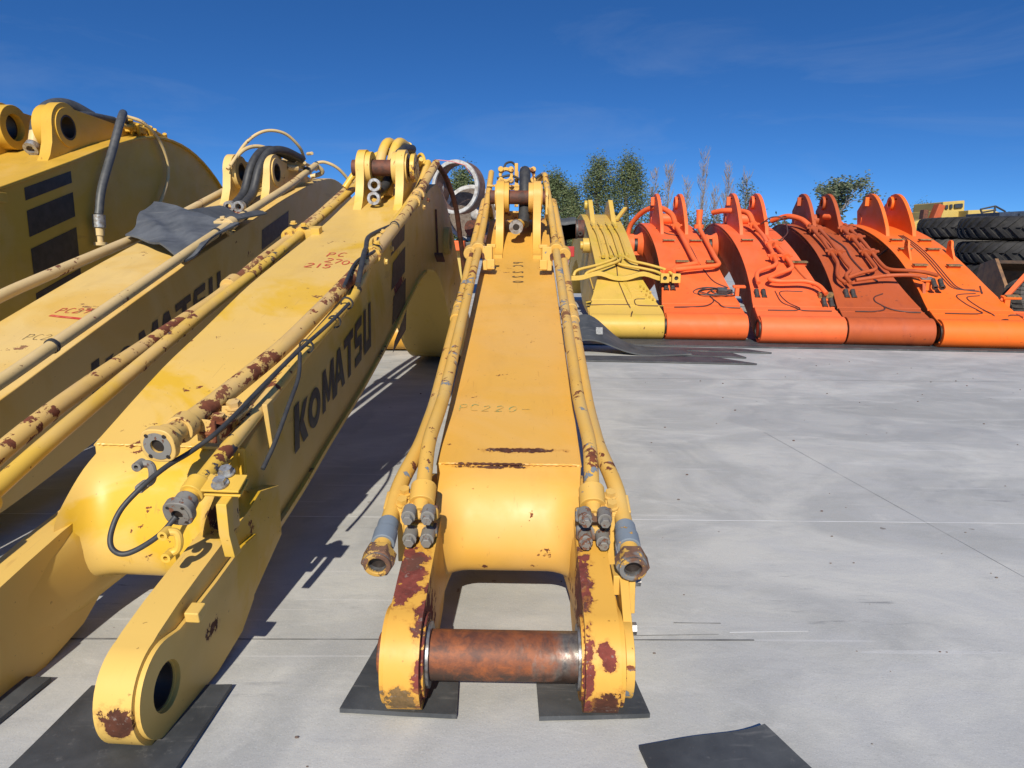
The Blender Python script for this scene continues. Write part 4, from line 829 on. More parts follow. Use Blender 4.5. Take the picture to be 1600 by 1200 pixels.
line_on(o3, STO, [(-.02, 2.1), (.0, 1.8), (.04, 1.5), (.02, 1.2), (.06, .9), (.14, .72)], .010, MAT['wire'])
line_on(o3, STO, [(.12, .50), (.02, .44), (.0, .36), (.05, .27), (.03, .2), (-.08, .155), (-.26, .15)], .007, MAT['wire']); line_on(o3, STO, [(.04, .28), (.12, .2), (.24, .155), (.36, .15)], .007, MAT['wire'])

# orange 4
m = MAT['orange4']; o4 = orange_common('o4', (4.47, 6.99), 4.5, m, 'bright orange boom with two small lifting eyes at the right end', boss=False)
seats(o4, STO, m, [(-.16, 1.72), (.16, 1.72), (-.18, 1.42), (.12, 1.42), (-.18, 1.02), (.17, 1.02)])
for s in (-1, 1):
    bm = B(); u = 1.30; z = tw(STO, u); plate(bm, [(u-.12, z-.06), (u-.02, z+.10)]+circ(u+.03, z+.13, .05, 10, 150, -20)+[(u+.10, z+.02)], [circ(u+.03, z+.13, .02, 12)[::-1]], s*.20-.012+(.0 if s < 0 else .06), s*.20+.012+(.0 if s < 0 else .06)); obj('lifting_eye', bm, m, o4, bevel=.004)
for dx, e in ((-.03, 0), (.0, 1), (.03, 2)):
    line_on(o4, STO, [(dx*.8-.0, 2.0), (dx, 1.6), (dx, 1.2), (dx, .8), (dx+.04, .62), (.20+e*.03, .60-.02*e)], .0055, MAT['wire'])
line_on(o4, STO, [(.18, .54), (-.02, .50), (-.0, .36), (.06, .24), (.05, .16), (-.28, .155)], .006, MAT['wire']); line_on(o4, STO, [(.2, .50), (.06, .46), (.10, .30), (.14, .20), (.22, .02), (.30, .13), (.40, .14)], .006, MAT['wire'])
bm = B(); box(bm, (-.28, .58, .56), (.05, .05, .11)); box(bm, (-.30, .57, .615), (.14, .07, .015), rx=.3); obj('pipe_stand', bm, m, o4, bevel=.003); bm = B(); box(bm, (-.30, .565, .63), (.12, .06, .01), rx=.3); obj('stand_plate', bm, MAT['zinc'], o4)
bm = B(); box(bm, (.41, .40, .40), (.05, .05, .13)); box(bm, (.45, .40, .46), (.17, .07, .02), rx=.3); obj('pipe_stand', bm, m, o4, bevel=.003); bm = B(); box(bm, (.46, .395, .475), (.13, .055, .01), rx=.3); obj('stand_plate', bm, MAT['dull_plate'], o4)
bm = B(); box(bm, (.26, .60, tw(STO, .60)+.008), (.012, .16, .01), rx=.45, rz=-.3); obj('dark_slot', bm, MAT['wire'], o4)
hose(o4, [(-.303, 1.55, .93), (-.32, 1.7, .86), (-.33, 1.85, .80), (-.33, 2.0, .62), (-.31, 2.2, .55)], .010, MAT['wire'], 'cable')
for k in ROW.values():
    if '_m' in k: del k['_m']

# pale yellow boom at the left end of the row
m = MAT['pale']
STP = smooth_st([(-.06, .225, .04, .375), (.10, .29, .06, .372), (.30, .40, .12, .31), (.55, .54, .22, .245), (.66, .60, .26, .225), (.9, .72, .20, .225), (1.5, .95, .10, .225), (2.0, 1.12, .10, .225), (2.6, 1.27, .20, .225), (3.1, 1.34, .50, .225), (3.7, 1.28, .70, .225), (4.4, 1.0, .55, .225), (5.3, .5, .1, .22)], 4)
p0 = row_boom((1.15, 7.42), .2, m, 'pale lemon yellow boom with a wide winged pipe bracket, left of the row', STP, None, .125, .365)
weld(p0, STP, m)
for x in (-.135, .135):
    bm = B(); plate(bm, [(2.1, 1.08), (2.75, 1.52), (2.95, 1.50), (3.2, 1.30)], [], x-.03, x+.03); obj('cylinder_lug', bm, m, p0, bevel=.004)
bm = B(); cyl(bm, (-.2, 2.9, 1.46), (-.10, 2.9, 1.46), .06, seg=18); box(bm, (.25, 2.5, 1.33), (.05, .35, .03), rx=.5, rz=-.5); obj('lug_ear', bm, m, p0, bevel=.003)
for x in (-.14, -.05, .05, .13):
    pipe_on(p0, STP, [(x-.03, 2.2, .035), (x, 1.7, .035), (x, 1.05, .035)], .014, m)
    bm = B(); u = 1.02; z = tw(STP, u); d = Vector((0, .9, .42)).normalized(); p = Vector((x, u, z+.05)); cyl(bm, p-d*.04, p+d*.02, .024, seg=12); p = Vector((x-.015, 1.95, tw(STP, 1.95)+.05)); cyl(bm, p-d*.02, p+d*.02, .024, seg=12); obj('pipe_union', bm, m, p0, bevel=.002)
bm = B(); wing = []
for i in range(25):
    x = -.55+1.10*i/24+.02; z = .60+.055*math.exp(-((abs(x)-.24)/.13)**2); wing.append([(x, .52, z), (x, .60, z), (x, .60, z-.05), (x, .52, z-.05)])
quadstrip(bm, wing); box(bm, (-.62, .56, .57), (.05, .06, .13), ry=.3); obj('wing_bracket', bm, m, p0, bevel=.004)
for pts in ([(.0, 1.0, .80), (-.02, .82, .78), (-.25, .68, .71), (-.48, .60, .66), (-.50, .58, .60)], [(.06, 1.0, .80), (.02, .80, .76), (-.2, .64, .69), (-.36, .58, .64), (-.38, .56, .60)],
            [(-.04, .95, .78), (.0, .80, .72), (.22, .70, .69), (.42, .62, .65), (.46, .52, .60)], [(.10, .98, .80), (.14, .84, .76), (.30, .74, .73), (.52, .64, .67), (.58, .54, .60)]):
    pipe(p0, pts, .016, m, .09)
for x in (.46, .58):
    bm = B(); plate(bm, [(x-.045, .54), (x+.045, .54), (x+.045, .64), (x-.045, .64)], [[(x+.022*math.cos(a*math.pi/6), .59+.022*math.sin(a*math.pi/6)) for a in range(12)][::-1]], .46, .50, ax='y'); obj('pipe_flange', bm, m, p0, bevel=.004)
    bm = B(); cyl(bm, (x, .50, .59), (x, .485, .59), .024, seg=12); obj('bore_shade_disc', bm, MAT['dark'], p0)  # dark disc behind the flange hole paints its inner shade
line_on(p0, STP, [(-.02, 1.4), (-.0, 1.0), (-.02, .6), (.0, .4), (.03, .2), (.06, .05), (.03, -.09)], .0055, MAT['wire'])
line_on(p0, STP, [(-.36, .155), (-.2, .16), (.05, .165)], .005, MAT['wire'])
for k in range(4): line_on(p0, STP, [(.02+.012*k, .6), (.06+.01*k, .46-.04*k), (.10, .43-.05*k), (.20+.012*k, .44-.045*k)], .005, m)
line_on(p0, STP, [(.22, .26), (.12, .25), (.11, .18), (.15, .155), (.34, .15)], .005, MAT['wire'])
bm = B()
for k in range(7): p = Vector((.20+.02*(k % 4)+.01*k, .45-.035*k, tw(STP, .45-.035*k)+.012)); cyl(bm, p, p+Vector((0, -.01, .02)), .010, seg=8)
obj('grease_nipple', bm, m, p0)
bm = B(); cyl(bm, (-.31, 1.75, .92), (-.225, 1.75, .92), .09, seg=24); cyl(bm, (-.34, 1.75, .92), (-.30, 1.75, .92), .05, seg=18); obj('cylinder_boss', bm, m, p0, bevel=.004)
bm = B(); box(bm, (-.23, 1.1, .42), (.012, 1.1, .02), rx=.25); box(bm, (-.27, 1.0, .20), (.06, .5, .02), rx=.3); obj('side_rib', bm, m, p0)
# ---------------------------------------------------------------- long mats and curled sheet at the row
GM = 'rubber strips lying in front of the row of booms'
flatmat([(.40, 7.0), (5.9, 6.70), (6.1, 7.30), (.45, 7.55)], 'long grey rubber strip running under the feet of the whole row', .012, group=GM)
flatmat([(.50, 5.98), (1.98, 5.88), (1.72, 6.22), (.48, 6.22)], 'nearest thin rubber strip lying on the bare concrete', .012, group=GM)
flatmat([(.95, 6.42), (2.0, 6.22), (1.95, 6.46), (1.25, 6.62)], 'middle rubber strip of the three in front of the row', .012, group=GM)
flatmat([(1.25, 6.65), (2.32, 6.52), (2.12, 6.75), (1.2, 6.84)], 'farthest pointed rubber strip of the three in front of the row', .012, group=GM)
def wave(s, t):
    x = .30+1.25*s; y = 6.40+.35*t-.10*s
    hgt = .30*math.exp(-((s-.30)/.22)**2)*(.35+.65*t)+.02; return (x, y+.12*math.exp(-((s-.30)/.25)**2)*t, hgt+.012*math.sin(7*s+2*t))
sheet('rubber_sheet', wave, 30, 8, .012, MAT['rubber'], 'grey rubber sheet humped up in a wave in front of the pale yellow boom', 'rubber sheet')
bm = B(); bm.faces.new([bm.verts.new(p) for p in ((.74, 6.49, .165), (.80, 6.49, .165), (.80, 6.51, .225), (.74, 6.51, .225))])
bmesh.ops.solidify(bm, geom=bm.faces[:], thickness=.002)
tag(obj('paper_tag', bm, simple('paper', (.55, .56, .55), (.4, .4, .4), .7, 0, 60)), 'small white paper tag stuck on the humped rubber sheet', 'tag')

# ---------------------------------------------------------------- background
def at(px, py, D):
    """world point seen at photo pixel (px, py), D metres ahead"""
    a, b = (px-800)/F_PX, (600-py)/F_PX; c, s_ = math.cos(ROLL), math.sin(ROLL); a, b = c*a-s_*b, s_*a+c*b
    r = Vector((a, math.cos(th)+b*math.sin(th), -math.sin(th)+b*math.cos(th))); r *= D/r.y; return Vector((r.x, r.y, r.z+CAM_H))
def leafmat(name, c1, c2, c3=None):
    a = NT(name); n = a.noise(.9, 4, .6); n2 = a.noise(7, 3, .6)
    col = a.mix(a.rng(n, .38, .62), c1, c2); col = a.mix(a.rng(n2, .45, .65), col, c3 or c2)
    a.b.inputs['Subsurface Weight'].default_value = 0
    return a.done(col, .6, 0, .25)
MAT['leaf_dark'] = leafmat('dark_leaves', (.060, .088, .036), (.100, .130, .050), (.13, .14, .065))
MAT['leaf_euc'] = leafmat('grey_green_leaves', (.055, .085, .05), (.10, .13, .075), (.15, .15, .09))
MAT['leaf_far'] = leafmat('far_leaves', (.045, .075, .045), (.07, .10, .06), (.10, .12, .07))  # muted green for the poplars and the distant wood
MAT['bark'] = simple('bark', (.16, .12, .09), (.08, .06, .05), .85, 0, 6, 0)
MAT['bark_pale'] = simple('pale_bark', (.24, .20, .17), (.15, .12, .10), .85, 0, 6, 0)
def leaf_cloud(name, tips, per, spread, size, mat, parent, rnd, flat=1.0):
    V, Fc = [], []
    for p in tips:
        for _ in range(per):
            d = Vector((rnd.gauss(0, 1), rnd.gauss(0, 1), rnd.gauss(0, flat)))*spread
            q = p+d; n = Vector((rnd.gauss(0, 1), rnd.gauss(0, 1), rnd.gauss(0, 1)+.3)).normalized(); s, t = frame_of(n); r = size*rnd.uniform(.6, 1.35); k = len(V)
            V += [q-s*r, q+t*r*.55, q+s*r, q-t*r*.55]; Fc.append((k, k+1, k+2, k+3))
    me = bpy.data.meshes.new(name); me.from_pydata(V, [], Fc); me.materials.append(mat); o = bpy.data.objects.new(name, me); COL.objects.link(o); o.parent = parent; return o
def limbs(bm, p, d, ln, r, depth, tips, rnd, up=.25, spread=.55, keep=None):
    n = 3; P = [p]; q = p.copy(); dd = d.copy()
    for i in range(n):
        dd = (dd+Vector((rnd.gauss(0, .09), rnd.gauss(0, .09), rnd.gauss(0, .05)))+Vector((0, 0, up*.12))).normalized(); q = q+dd*ln/n; P.append(q.copy())
    tube(bm, P, r, raw=True, seg=6 if depth > 1 else 4, rads=lambda t: r*(1-.45*t))
    if depth <= 1: tips += P[1:] if depth == 0 else P[2:]
    if depth == 0: return
    for k in range(rnd.choice((2, 3, 3)) if depth > 1 else 3):
        a = rnd.uniform(0, 6.28); s, t = frame_of(dd); e = (dd+(s*math.cos(a)+t*math.sin(a))*spread*rnd.uniform(.7, 1.4)+Vector((0, 0, up))).normalized()
        limbs(bm, P[-1] if k else P[-2], e, ln*rnd.uniform(.6, .82), r*.55, depth-1, tips, rnd, up, spread)
def tree(px, top, D, kind, label, seed, group='trees behind the yard', hw=30):
    rnd = random.Random(seed); b = at(px, top, D); h = b.z; w_ = hw/F_PX*D
    root = empty('pine_tree' if kind == 'dense' else ('eucalyptus_tree' if kind == 'euc' else 'poplar_tree'), (b.x, b.y, 0), 0, label, 'tree', group); root.name = {'dense': 'evergreen_tree', 'euc': 'eucalyptus_tree', 'bare': 'bare_poplar_tree'}[kind]
    bm = B(); tips = []
    if kind == 'dense':
        tube(bm, [(0, 0, -.1), (rnd.gauss(0, .1), 0, h*.5), (rnd.gauss(0, .2), 0, h*.93)], .2, raw=True, seg=8, rads=lambda t: .24*(1-.85*t))
        for k in range(120):
            t = rnd.uniform(.06, 1)**.8; z = h*t; prof = math.sin(min(1, (1.04-t)*1.75)*math.pi/2)**.7*(.75+.35*rnd.random()); a = rnd.uniform(0, 6.28); rr = w_*prof*rnd.uniform(.35, 1.0)
            q = Vector((rr*math.cos(a), rr*math.sin(a), z+rr*.15)); tips.append(q)
            if k % 4 == 0: tube(bm, [(0, 0, z*.9), tuple(q*.6+Vector((0, 0, z*.36))), tuple(q)], .03, raw=True, seg=4)
        tips.append(Vector((0, 0, h*.98)))
        tr = obj('trunk', bm, MAT['bark'], root); leaf_cloud('crown', tips, 120, .27, .055, MAT['leaf_dark'], root, rnd, 1.3)
    elif kind == 'euc':
        limbs(bm, Vector((0, 0, -.1)), Vector((rnd.gauss(0, .06), 0, 1)), h*.42, h*.024, 4, tips, rnd, .30, .75)
        mz = max(t.z for t in tips); k = (h-.2)/mz; mxx = max(abs(t.x) for t in tips); kx = w_/mxx
        for v in bm.verts: v.co.z *= k; v.co.x *= kx
        tips = [Vector((t.x*kx, t.y, t.z*k)) for t in tips if t.z*k > h*.30]
        tips = [t for t in tips if rnd.random() < .72]; mc = sum(t.x for t in tips)/len(tips)
        for v in bm.verts: v.co.x -= mc*min(1, v.co.z/h*1.5)
        tips = [Vector((t.x-mc*min(1, t.z/h*1.5), t.y, t.z)) for t in tips]
        tr = obj('trunk', bm, MAT['bark_pale'], root); leaf_cloud('crown', tips, 24, .14, .062, MAT['leaf_euc'], root, rnd, .8)
    else:
        tube(bm, [(0, 0, -.1), (0, 0, h*.5), (rnd.gauss(0, .15), 0, h*.97)], .1, raw=True, seg=6, rads=lambda t: .10*(1-.9*t))
        for k in range(52):
            z = h*rnd.uniform(.15, .97); a = rnd.uniform(0, 6.28); L_ = (h-z)*.18*rnd.uniform(.6, 1.2)+.35; e = Vector((math.cos(a)*.33, math.sin(a)*.33, 1)).normalized()
            p1 = Vector((0, 0, z)); p2 = p1+e*L_*.6+Vector((math.cos(a), math.sin(a), 0))*.12; p3 = p2+e*L_*.7
            tube(bm, [p1, p2, p3], .02, raw=True, seg=4, rads=lambda t: .018*(1-.6*t)); tips += [p3, p2]
            for _ in range(3):
                a2 = rnd.uniform(0, 6.28); tube(bm, [p2, p2+Vector((math.cos(a2)*.22, math.sin(a2)*.22, .5))*rnd.uniform(.6, 1.3)], .008, raw=True, seg=3)
        tr = obj('trunk', bm, MAT['bark_pale'], root); tips = [t for t in tips if t.z < h*hw/30.0]
        if tips: leaf_cloud('crown', tips, 16, .22, .07, MAT['leaf_far'], root, rnd, 1.2)
    return root
tree(722, 275, 40, 'dense', 'dark evergreen seen through the white drum ring', 3, hw=26)
tree(868, 284, 44, 'dense', 'dark evergreen just right of the middle boom, lower and rounder', 4, hw=34)
tree(893, 300, 50, 'dense', 'small evergreen partly behind the dark round one', 9, hw=20)
tree(938, 256, 48, 'dense', 'tall evergreen above the pale yellow boom', 5, hw=34)
tree(981, 252, 47, 'dense', 'tallest evergreen, above the coiled-wire orange boom', 6, hw=33)
for i, (px, top, hh, lb) in enumerate(((1022, 272, 24, 'slim poplar with green leaves right beside the tallest evergreen'), (1046, 258, 12, 'thin bare poplar above the fins of the coiled-wire orange boom'), (1074, 282, 17, 'short half-bare poplar right of the fins of the coiled-wire boom'),
        (1101, 240, 12, 'tallest bare poplar in the gap between two orange booms'), (1118, 300, 20, 'low leafy poplar at the foot of the tallest bare one'), (1140, 262, 10, 'bare poplar left of the fins of the salmon orange boom'), (1168, 274, 27, 'narrow leafy poplar above the fins of the salmon orange boom'))):
    tree(px, top, 52, 'bare', lb, 20+i, 'bare poplars behind the orange booms', hw=hh)
tree(1312, 270, 32, 'euc', 'open-crowned eucalyptus standing between the two right-hand orange booms', 31, hw=52)
tree(1374, 318, 46, 'euc', 'small sparse tree peeping above the fins of the last orange boom', 33, hw=16)
tree(1405, 334, 60, 'dense', 'low bushy tree left of the stacked tyres', 35, hw=24); tree(1438, 330, 62, 'dense', 'low bushy tree directly behind the stacked tyres', 36, hw=26)
# far wood: one mass
rnd = random.Random(50); tips = []
for k in range(900):
    x = rnd.uniform(-60, 190); tips.append(Vector((x, 120+rnd.uniform(-6, 6), rnd.uniform(0, 3.2+1.2*math.sin(x*.19)+.8*math.sin(x*.63)))))
o = leaf_cloud('distant_wood', tips, 26, .9, .42, MAT['leaf_far'], None, rnd); tag(o, 'distant belt of trees on the horizon beyond the yard', 'wood', None, 'stuff')

# tyres
def tyre_mesh():
    bm = B(); prof = [(.52, -.16), (.56, -.21), (.70, -.235), (.80, -.225), (.855, -.19), (.875, -.10), (.88, 0), (.875, .10), (.855, .19), (.80, .225), (.70, .235), (.56, .21), (.52, .16)]
    N = 64; rings = [[(r*math.cos(2*math.pi*i/N), r*math.sin(2*math.pi*i/N), z) for r, z in prof] for i in range(N)]
    V = [[bm.verts.new(p) for p in r] for r in rings]
    for i in range(N):
        for j in range(len(prof)-1): bm.faces.new((V[i][j], V[(i+1) % N][j], V[(i+1) % N][j+1], V[i][j+1]))
        bm.faces.new((V[i][-1], V[(i+1) % N][-1], V[(i+1) % N][0], V[i][0]))
    for i in range(34):
        for s in (-1, 1):
            a0 = 2*math.pi*(i+(.5 if s > 0 else 0))/34
            P = []
            for t, z, r in ((0, .0, .885), (.09, .11, .882), (.16, .20, .852), (.175, .232, .79)):
                P.append((a0+t, s*z, r))
            rr = []
            for (a, z, r) in P:
                wd = .046; rr.append([((r-.02)*math.cos(a-wd), (r-.02)*math.sin(a-wd), z), ((r+.024)*math.cos(a-wd*.8), (r+.024)*math.sin(a-wd*.8), z), ((r+.024)*math.cos(a+wd*.8), (r+.024)*math.sin(a+wd*.8), z), ((r-.02)*math.cos(a+wd), (r-.02)*math.sin(a+wd), z)])
            quadstrip(bm, rr)
    return bm
MAT['tyre'] = simple('worn_tyre', (.018, .017, .017), (.05, .047, .043), .75, 0, 5, .002, .42, .7)
MAT['tyre_dusty'] = simple('dusty_tyre', (.045, .042, .038), (.10, .09, .078), .85, 0, 5, .002)
ty0 = obj('tractor_tyre', tyre_mesh(), MAT['tyre'], angle=30); ty1 = ty0.copy(); ty1.data = ty0.data.copy(); ty1.data.materials[0] = MAT['tyre_dusty']; ty1.name = 'tractor_tyre'; COL.objects.link(ty1); used = {0: 0, 1: 0}
def tyre(loc, sc, dusty, label, rot=(0, 0, 0)):
    src = (ty0, ty1)[dusty]; o = src if not used[dusty] else src.copy()
    if used[dusty]: COL.objects.link(o)
    used[dusty] = 1; o.location = loc; o.scale = sc; o.rotation_euler = rot; tag(o, label, 'tyre', 'big tyres stacked at the right edge'); return o
def stack(px_left, D, rad, tops, who, dusty):
    p = at(px_left, 400, D); x = p.x+rad
    for k, (z, hgt) in enumerate(tops):
        tyre((x+random.uniform(-.03, .03), D, z), (rad/.9, rad/.9, hgt/.47), dusty[k], who[k], (random.uniform(-.015, .015), random.uniform(-.015, .015), random.uniform(0, 3)))
stack(1437, 13.9, .88, [(1.31, .37), (.935, .37), (.56, .37), (.19, .37)], ['top tyre of the stack farther left, just right of the last orange boom', 'second tyre down in the stack farther left, dusty tread', 'third tyre down in the stack farther left, mostly hidden', 'bottom tyre of the stack farther left, almost hidden'], [0, 1, 0, 0])
stack(1507, 11.7, .92, [(1.245, .35), (.89, .35), (.535, .35), (.18, .35)], ['top tyre of the nearer stack at the right edge', 'second tyre down with chevron tread in the nearer right-hand stack', 'third tyre down in the nearer stack, just above the brown bucket', 'bottom tyre of the nearer right-hand stack, behind the scrap'], [0, 0, 0, 1])
p = at(1592, 478, 9.0); tyre((p.x+.1, 8.95, .30), (.36, .36, .6), 1, 'small dusty tyre lying in the scrap below the brown bucket', (R(70), 0, R(20)))
# loader bucket
MAT['bucket'] = simple('bucket_steel', (.05, .035, .025), (.11, .065, .035), .6, .2, 8); MAT['bucket_edge'] = simple('bucket_edge', (.30, .16, .07), (.16, .09, .05), .5, .2, 10)
p = at(1542, 492, 9.2); bk = empty('loader_bucket', (p.x+.22, 9.1, -.03+.03), 10, 'dark brown scrap bucket lying in front of the nearer tyre stack', 'bucket')
O = [(0, .05), (.55, 0), (.95, .12), (1.05, .45), (.95, .72), (.55, .80), (.50, .76), (.88, .66), (.96, .44), (.88, .18), (.52, .06), (0, .10)]
bm = B(); plate(bm, O, [], .02, 1.3); obj('shell', bm, MAT['bucket'], bk, bevel=.005)
bm = B(); plate(bm, [(0, .03), (.55, -.01), (.97, .11), (1.07, .45), (.97, .74), (.55, .82), (.2, .50)], [], -.02, .02); obj('side_plate', bm, MAT['bucket_edge'], bk)
bm = B(); plate(bm, [(0, .03), (.55, -.01), (.97, .11), (1.07, .45), (.97, .74), (.55, .82), (.2, .50)], [], 1.3, 1.34); obj('side_plate', bm, MAT['bucket'], bk)
# orange frame in front of it
of = empty('welded_trestle', (at(1560, 500, 8.3).x, 8.3, 0), 0, 'orange welded steel trestle standing beside the last orange boom, right edge', 'trestle')
def px_local(root, px, py, D): q = at(px, py, D); return q-Vector(root.location)
for a, b2, r in (((1548, 490), (1612, 420), .035), ((1500, 487), (1640, 492), .028), ((1512, 438), (1527, 500), .018), ((1495, 461), (1530, 466), .014), ((1530, 466), (1535, 500), .014)):
    bm = B(); tube(bm, [px_local(of, *a, 8.6), px_local(of, *b2, 8.6)], r, raw=True, seg=4 if r > .02 else 10); obj('beam', bm, MAT['orange1'], of, bevel=.003)
for x in (1552, 1606):
    q = px_local(of, x, 497, 8.3); bm = B(); box(bm, (q.x, q.y+.02, q.z/2), (.07, .05, q.z)); obj('post', bm, MAT['orange1'], of, bevel=.003)
    bm = B(); box(bm, (q.x, q.y, q.z+.02), (.20, .14, .03), rx=.2); obj('seat_plate', bm, MAT['orange1'], of, bevel=.003)
q = px_local(of, 1570, 482, 8.6); bm = B(); box(bm, (q.x, q.y+.1, q.z/2), (.06, .05, q.z)); obj('post', bm, MAT['orange1'], of)
# scrap machines above the tyres
MAT['cab_yellow'] = paint('cab_paint', (.50, .36, .10), (.47, .33, .09), chip=.03, grime=.4); MAT['navy'] = simple('dark_navy_paint', (.02, .028, .05), (.04, .05, .07), .4); MAT['glass'] = simple('dark_window', (.03, .035, .04), (.05, .05, .05), .1, 0, 3, 0)
def mach(name, px0, py0, px1, py1, D, dep, label, cat): 
    a = at(px0, py1, D); b2 = at(px1, py0, D); r = empty(name, ((a.x+b2.x)/2, D, 0), 0, label, cat); return r, (b2.x-a.x), a.z, b2.z
def slabs(root, items, D):
    for nm, (x0, y0, x1, y1), d0, d1, mt, tilt in items:
        a = at(x0, y1, D); b2 = at(x1, y0, D); bm = B(); box(bm, ((a.x+b2.x)/2-root.location.x, (d0+d1)/2, (a.z+b2.z)/2), (b2.x-a.x, d1-d0, b2.z-a.z), ry=tilt); obj(nm, bm, mt, root, bevel=.02)
r, *_ = mach('scrap_machine', 1468, 316, 1540, 345, 19, 2, 'yellow scrap machine house with a row of windows, on top behind the tyres', 'machine body')
slabs(r, [('hood', (1470, 330, 1515, 347), 0, 1.6, MAT['cab_yellow'], .06), ('hood', (1496, 329, 1538, 350), -.4, 1.2, MAT['cab_yellow'], -.05), ('base', (1462, 345, 1545, 470), .1, 2.0, MAT['rust'], 0), ('cab_frame', (1476, 314, 1512, 331), .1, 1.5, MAT['cab_yellow'], -.08),
          ('window', (1479, 320, 1484, 327), .04, .10, MAT['glass'], -.08), ('window', (1486, 319, 1491, 326), .04, .10, MAT['glass'], -.08), ('window', (1493, 318, 1507, 325), .04, .10, MAT['glass'], -.08), ('chute', (1535, 332, 1560, 340), -.3, .3, MAT['cab_yellow'], .25)], 19)
r, *_ = mach('scrap_machine', 1445, 318, 1475, 345, 18.2, 2, 'orange side panel of a scrapped machine left of the yellow windowed one', 'machine body')
slabs(r, [('panel', (1461, 319, 1475, 345), 0, .25, MAT['orange3'], .3), ('panel', (1449, 327, 1459, 344), .2, .4, MAT['rust'], .05), ('base', (1446, 344, 1474, 470), 0, 1.2, MAT['rust'], 0)], 18.2)
r, *_ = mach('scrap_fender', 1418, 345, 1444, 362, 17, 2, 'small yellow fender poking up between the last orange boom and the tyres', 'fender')
slabs(r, [('cover', (1424, 345, 1444, 360), 0, .6, MAT['cab_yellow'], -.35), ('arm', (1412, 358, 1442, 364), .1, .3, MAT['rust'], -.15), ('base', (1425, 360, 1442, 470), .1, .5, MAT['rust'], 0)], 17)
r, *_ = mach('scrap_machine', 1555, 326, 1610, 345, 16, 2, 'dark navy scrap cab on top behind the nearer tyre stack', 'machine body')
slabs(r, [('body', (1560, 330, 1640, 350), 0, 1.2, MAT['navy'], -.06), ('base', (1570, 349, 1640, 470), .1, 1.2, MAT['rust'], 0), ('window', (1590, 333, 1600, 343), -.05, 0, MAT['glass'], 0)], 16)
rl = empty('handrail', (at(1550, 330, 17).x, 17, 0), 0, 'thin bent black handrail on the scrap between yellow and navy machines', 'handrail')
bm = B()
for a, b2 in (((1532, 327), (1555, 322)), ((1555, 322), (1570, 330)), ((1534, 332), (1556, 328)), ((1555, 322), (1553, 336)), ((1532, 327), (1536, 338)), ((1570, 330), (1574, 345)), ((1490, 313), (1512, 311))): 
    if b2[0] > 1515: tube(bm, [px_local(rl, *a, 17), px_local(rl, *b2, 17)], .02, raw=True, seg=6)
tube(bm, [px_local(rl, 1536, 338, 17), px_local(rl, 1537, 470, 17)], .03, raw=True, seg=6); obj('rail', bm, MAT['hose'], rl)

# drums behind the booms
MAT['white_steel'] = simple('white_rim', (.50, .50, .48), (.30, .27, .24), .5, 0, 12); MAT['brown_steel'] = simple('brown_drum', (.12, .065, .045), (.20, .12, .09), .65, .1, 9)
def drum(px, py, rad_px, D, az, ln, label, mesh=False):
    p = at(px, py, D); r = rad_px/F_PX*D; root = empty('steel_drum', p, az, label, 'drum', 'big open drums behind the booms')
    bm = B(); cyl(bm, (0, .04, 0), (0, ln, 0), r*.985, rin=r*.86, seg=48); obj('shell', bm, MAT['brown_steel'], root)
    bm = B(); cyl(bm, (0, 0, 0), (0, .06, 0), r, rin=r*.87, seg=56); obj('rim', bm, MAT['white_steel'], root, bevel=.006)
    if mesh:
        bm = B(); n = 26
        for k in range(-n, n+1):
            c = k/n*r*.86; hL = math.sqrt(max(0, (r*.86)**2-c*c))
            if hL > .02: box(bm, (c, -.01, 0), (.007, .007, 2*hL)); box(bm, (0, -.018, c), (2*hL, .007, .007))
        obj('grille', bm, MAT['grille'], root); bm = B(); cyl(bm, (0, .25, 0), (0, .3, 0), r*.85, seg=40); obj('back_plate', bm, MAT['brown_steel'], root)
        bm = B(); bmesh.ops.create_uvsphere(bm, u_segments=20, v_segments=12, radius=.13, matrix=Matrix.Translation((.12, -.10, -.02))); obj('hub_cap', bm, MAT['white_steel'], root); bm = B(); cyl(bm, (.02, -.3, -.28), (.14, -.05, -.26), .14, seg=20); obj('roller', bm, MAT['rust'], root)
    return root
MAT['grille'] = simple('mesh_wire', (.30, .25, .20), (.18, .13, .1), .6, .2, 20)
drum(710, 292, 40, 13.2, 24, .30, 'white rimmed open drum standing up between the two nearest booms')
drum(655, 293, 40, 13.8, 24, .30, 'white rimmed drum mostly hidden behind the lettered boom crest')
drum(737, 333, 42, 14.2, 4, .5, 'drum with a square wire grille across its mouth, lower than the others', True)
st_ = empty('steel_rack', (at(715, 400, 13.5).x, 13.9, 0), 0, 'orange and black steel rack carrying the big drums', 'rack')
for (x0, y0, x1, y1), mt, d0 in (((690, 376, 724, 392), MAT['orange1'], -.2), ((700, 388, 724, 470), MAT['cab_yellow'], .0), ((712, 378, 740, 440), MAT['hosegrey'], .15), ((640, 370, 700, 460), MAT['hosegrey'], .1), ((738, 366, 770, 380), MAT['rust'], .3)):
    a = at(x0, y1, 13.2); b2 = at(x1, y0, 13.2); bm = B(); box(bm, ((a.x+b2.x)/2-st_.location.x, d0, (max(a.z, .01)+b2.z)/2), (b2.x-a.x, .5, b2.z-max(a.z, .01))); obj('rack_member', bm, mt, st_, bevel=.02)
for px in (728, 760, 650): 
    a = at(px, 366, 14.4); bm = B(); box(bm, (a.x-st_.location.x, .6, a.z/2), (.08, .08, a.z)); obj('post', bm, MAT['rust'], st_)
MAT['strap'] = simple('pink_strap', (.62, .22, .20), (.55, .2, .2), .6, 0, 30, 0)
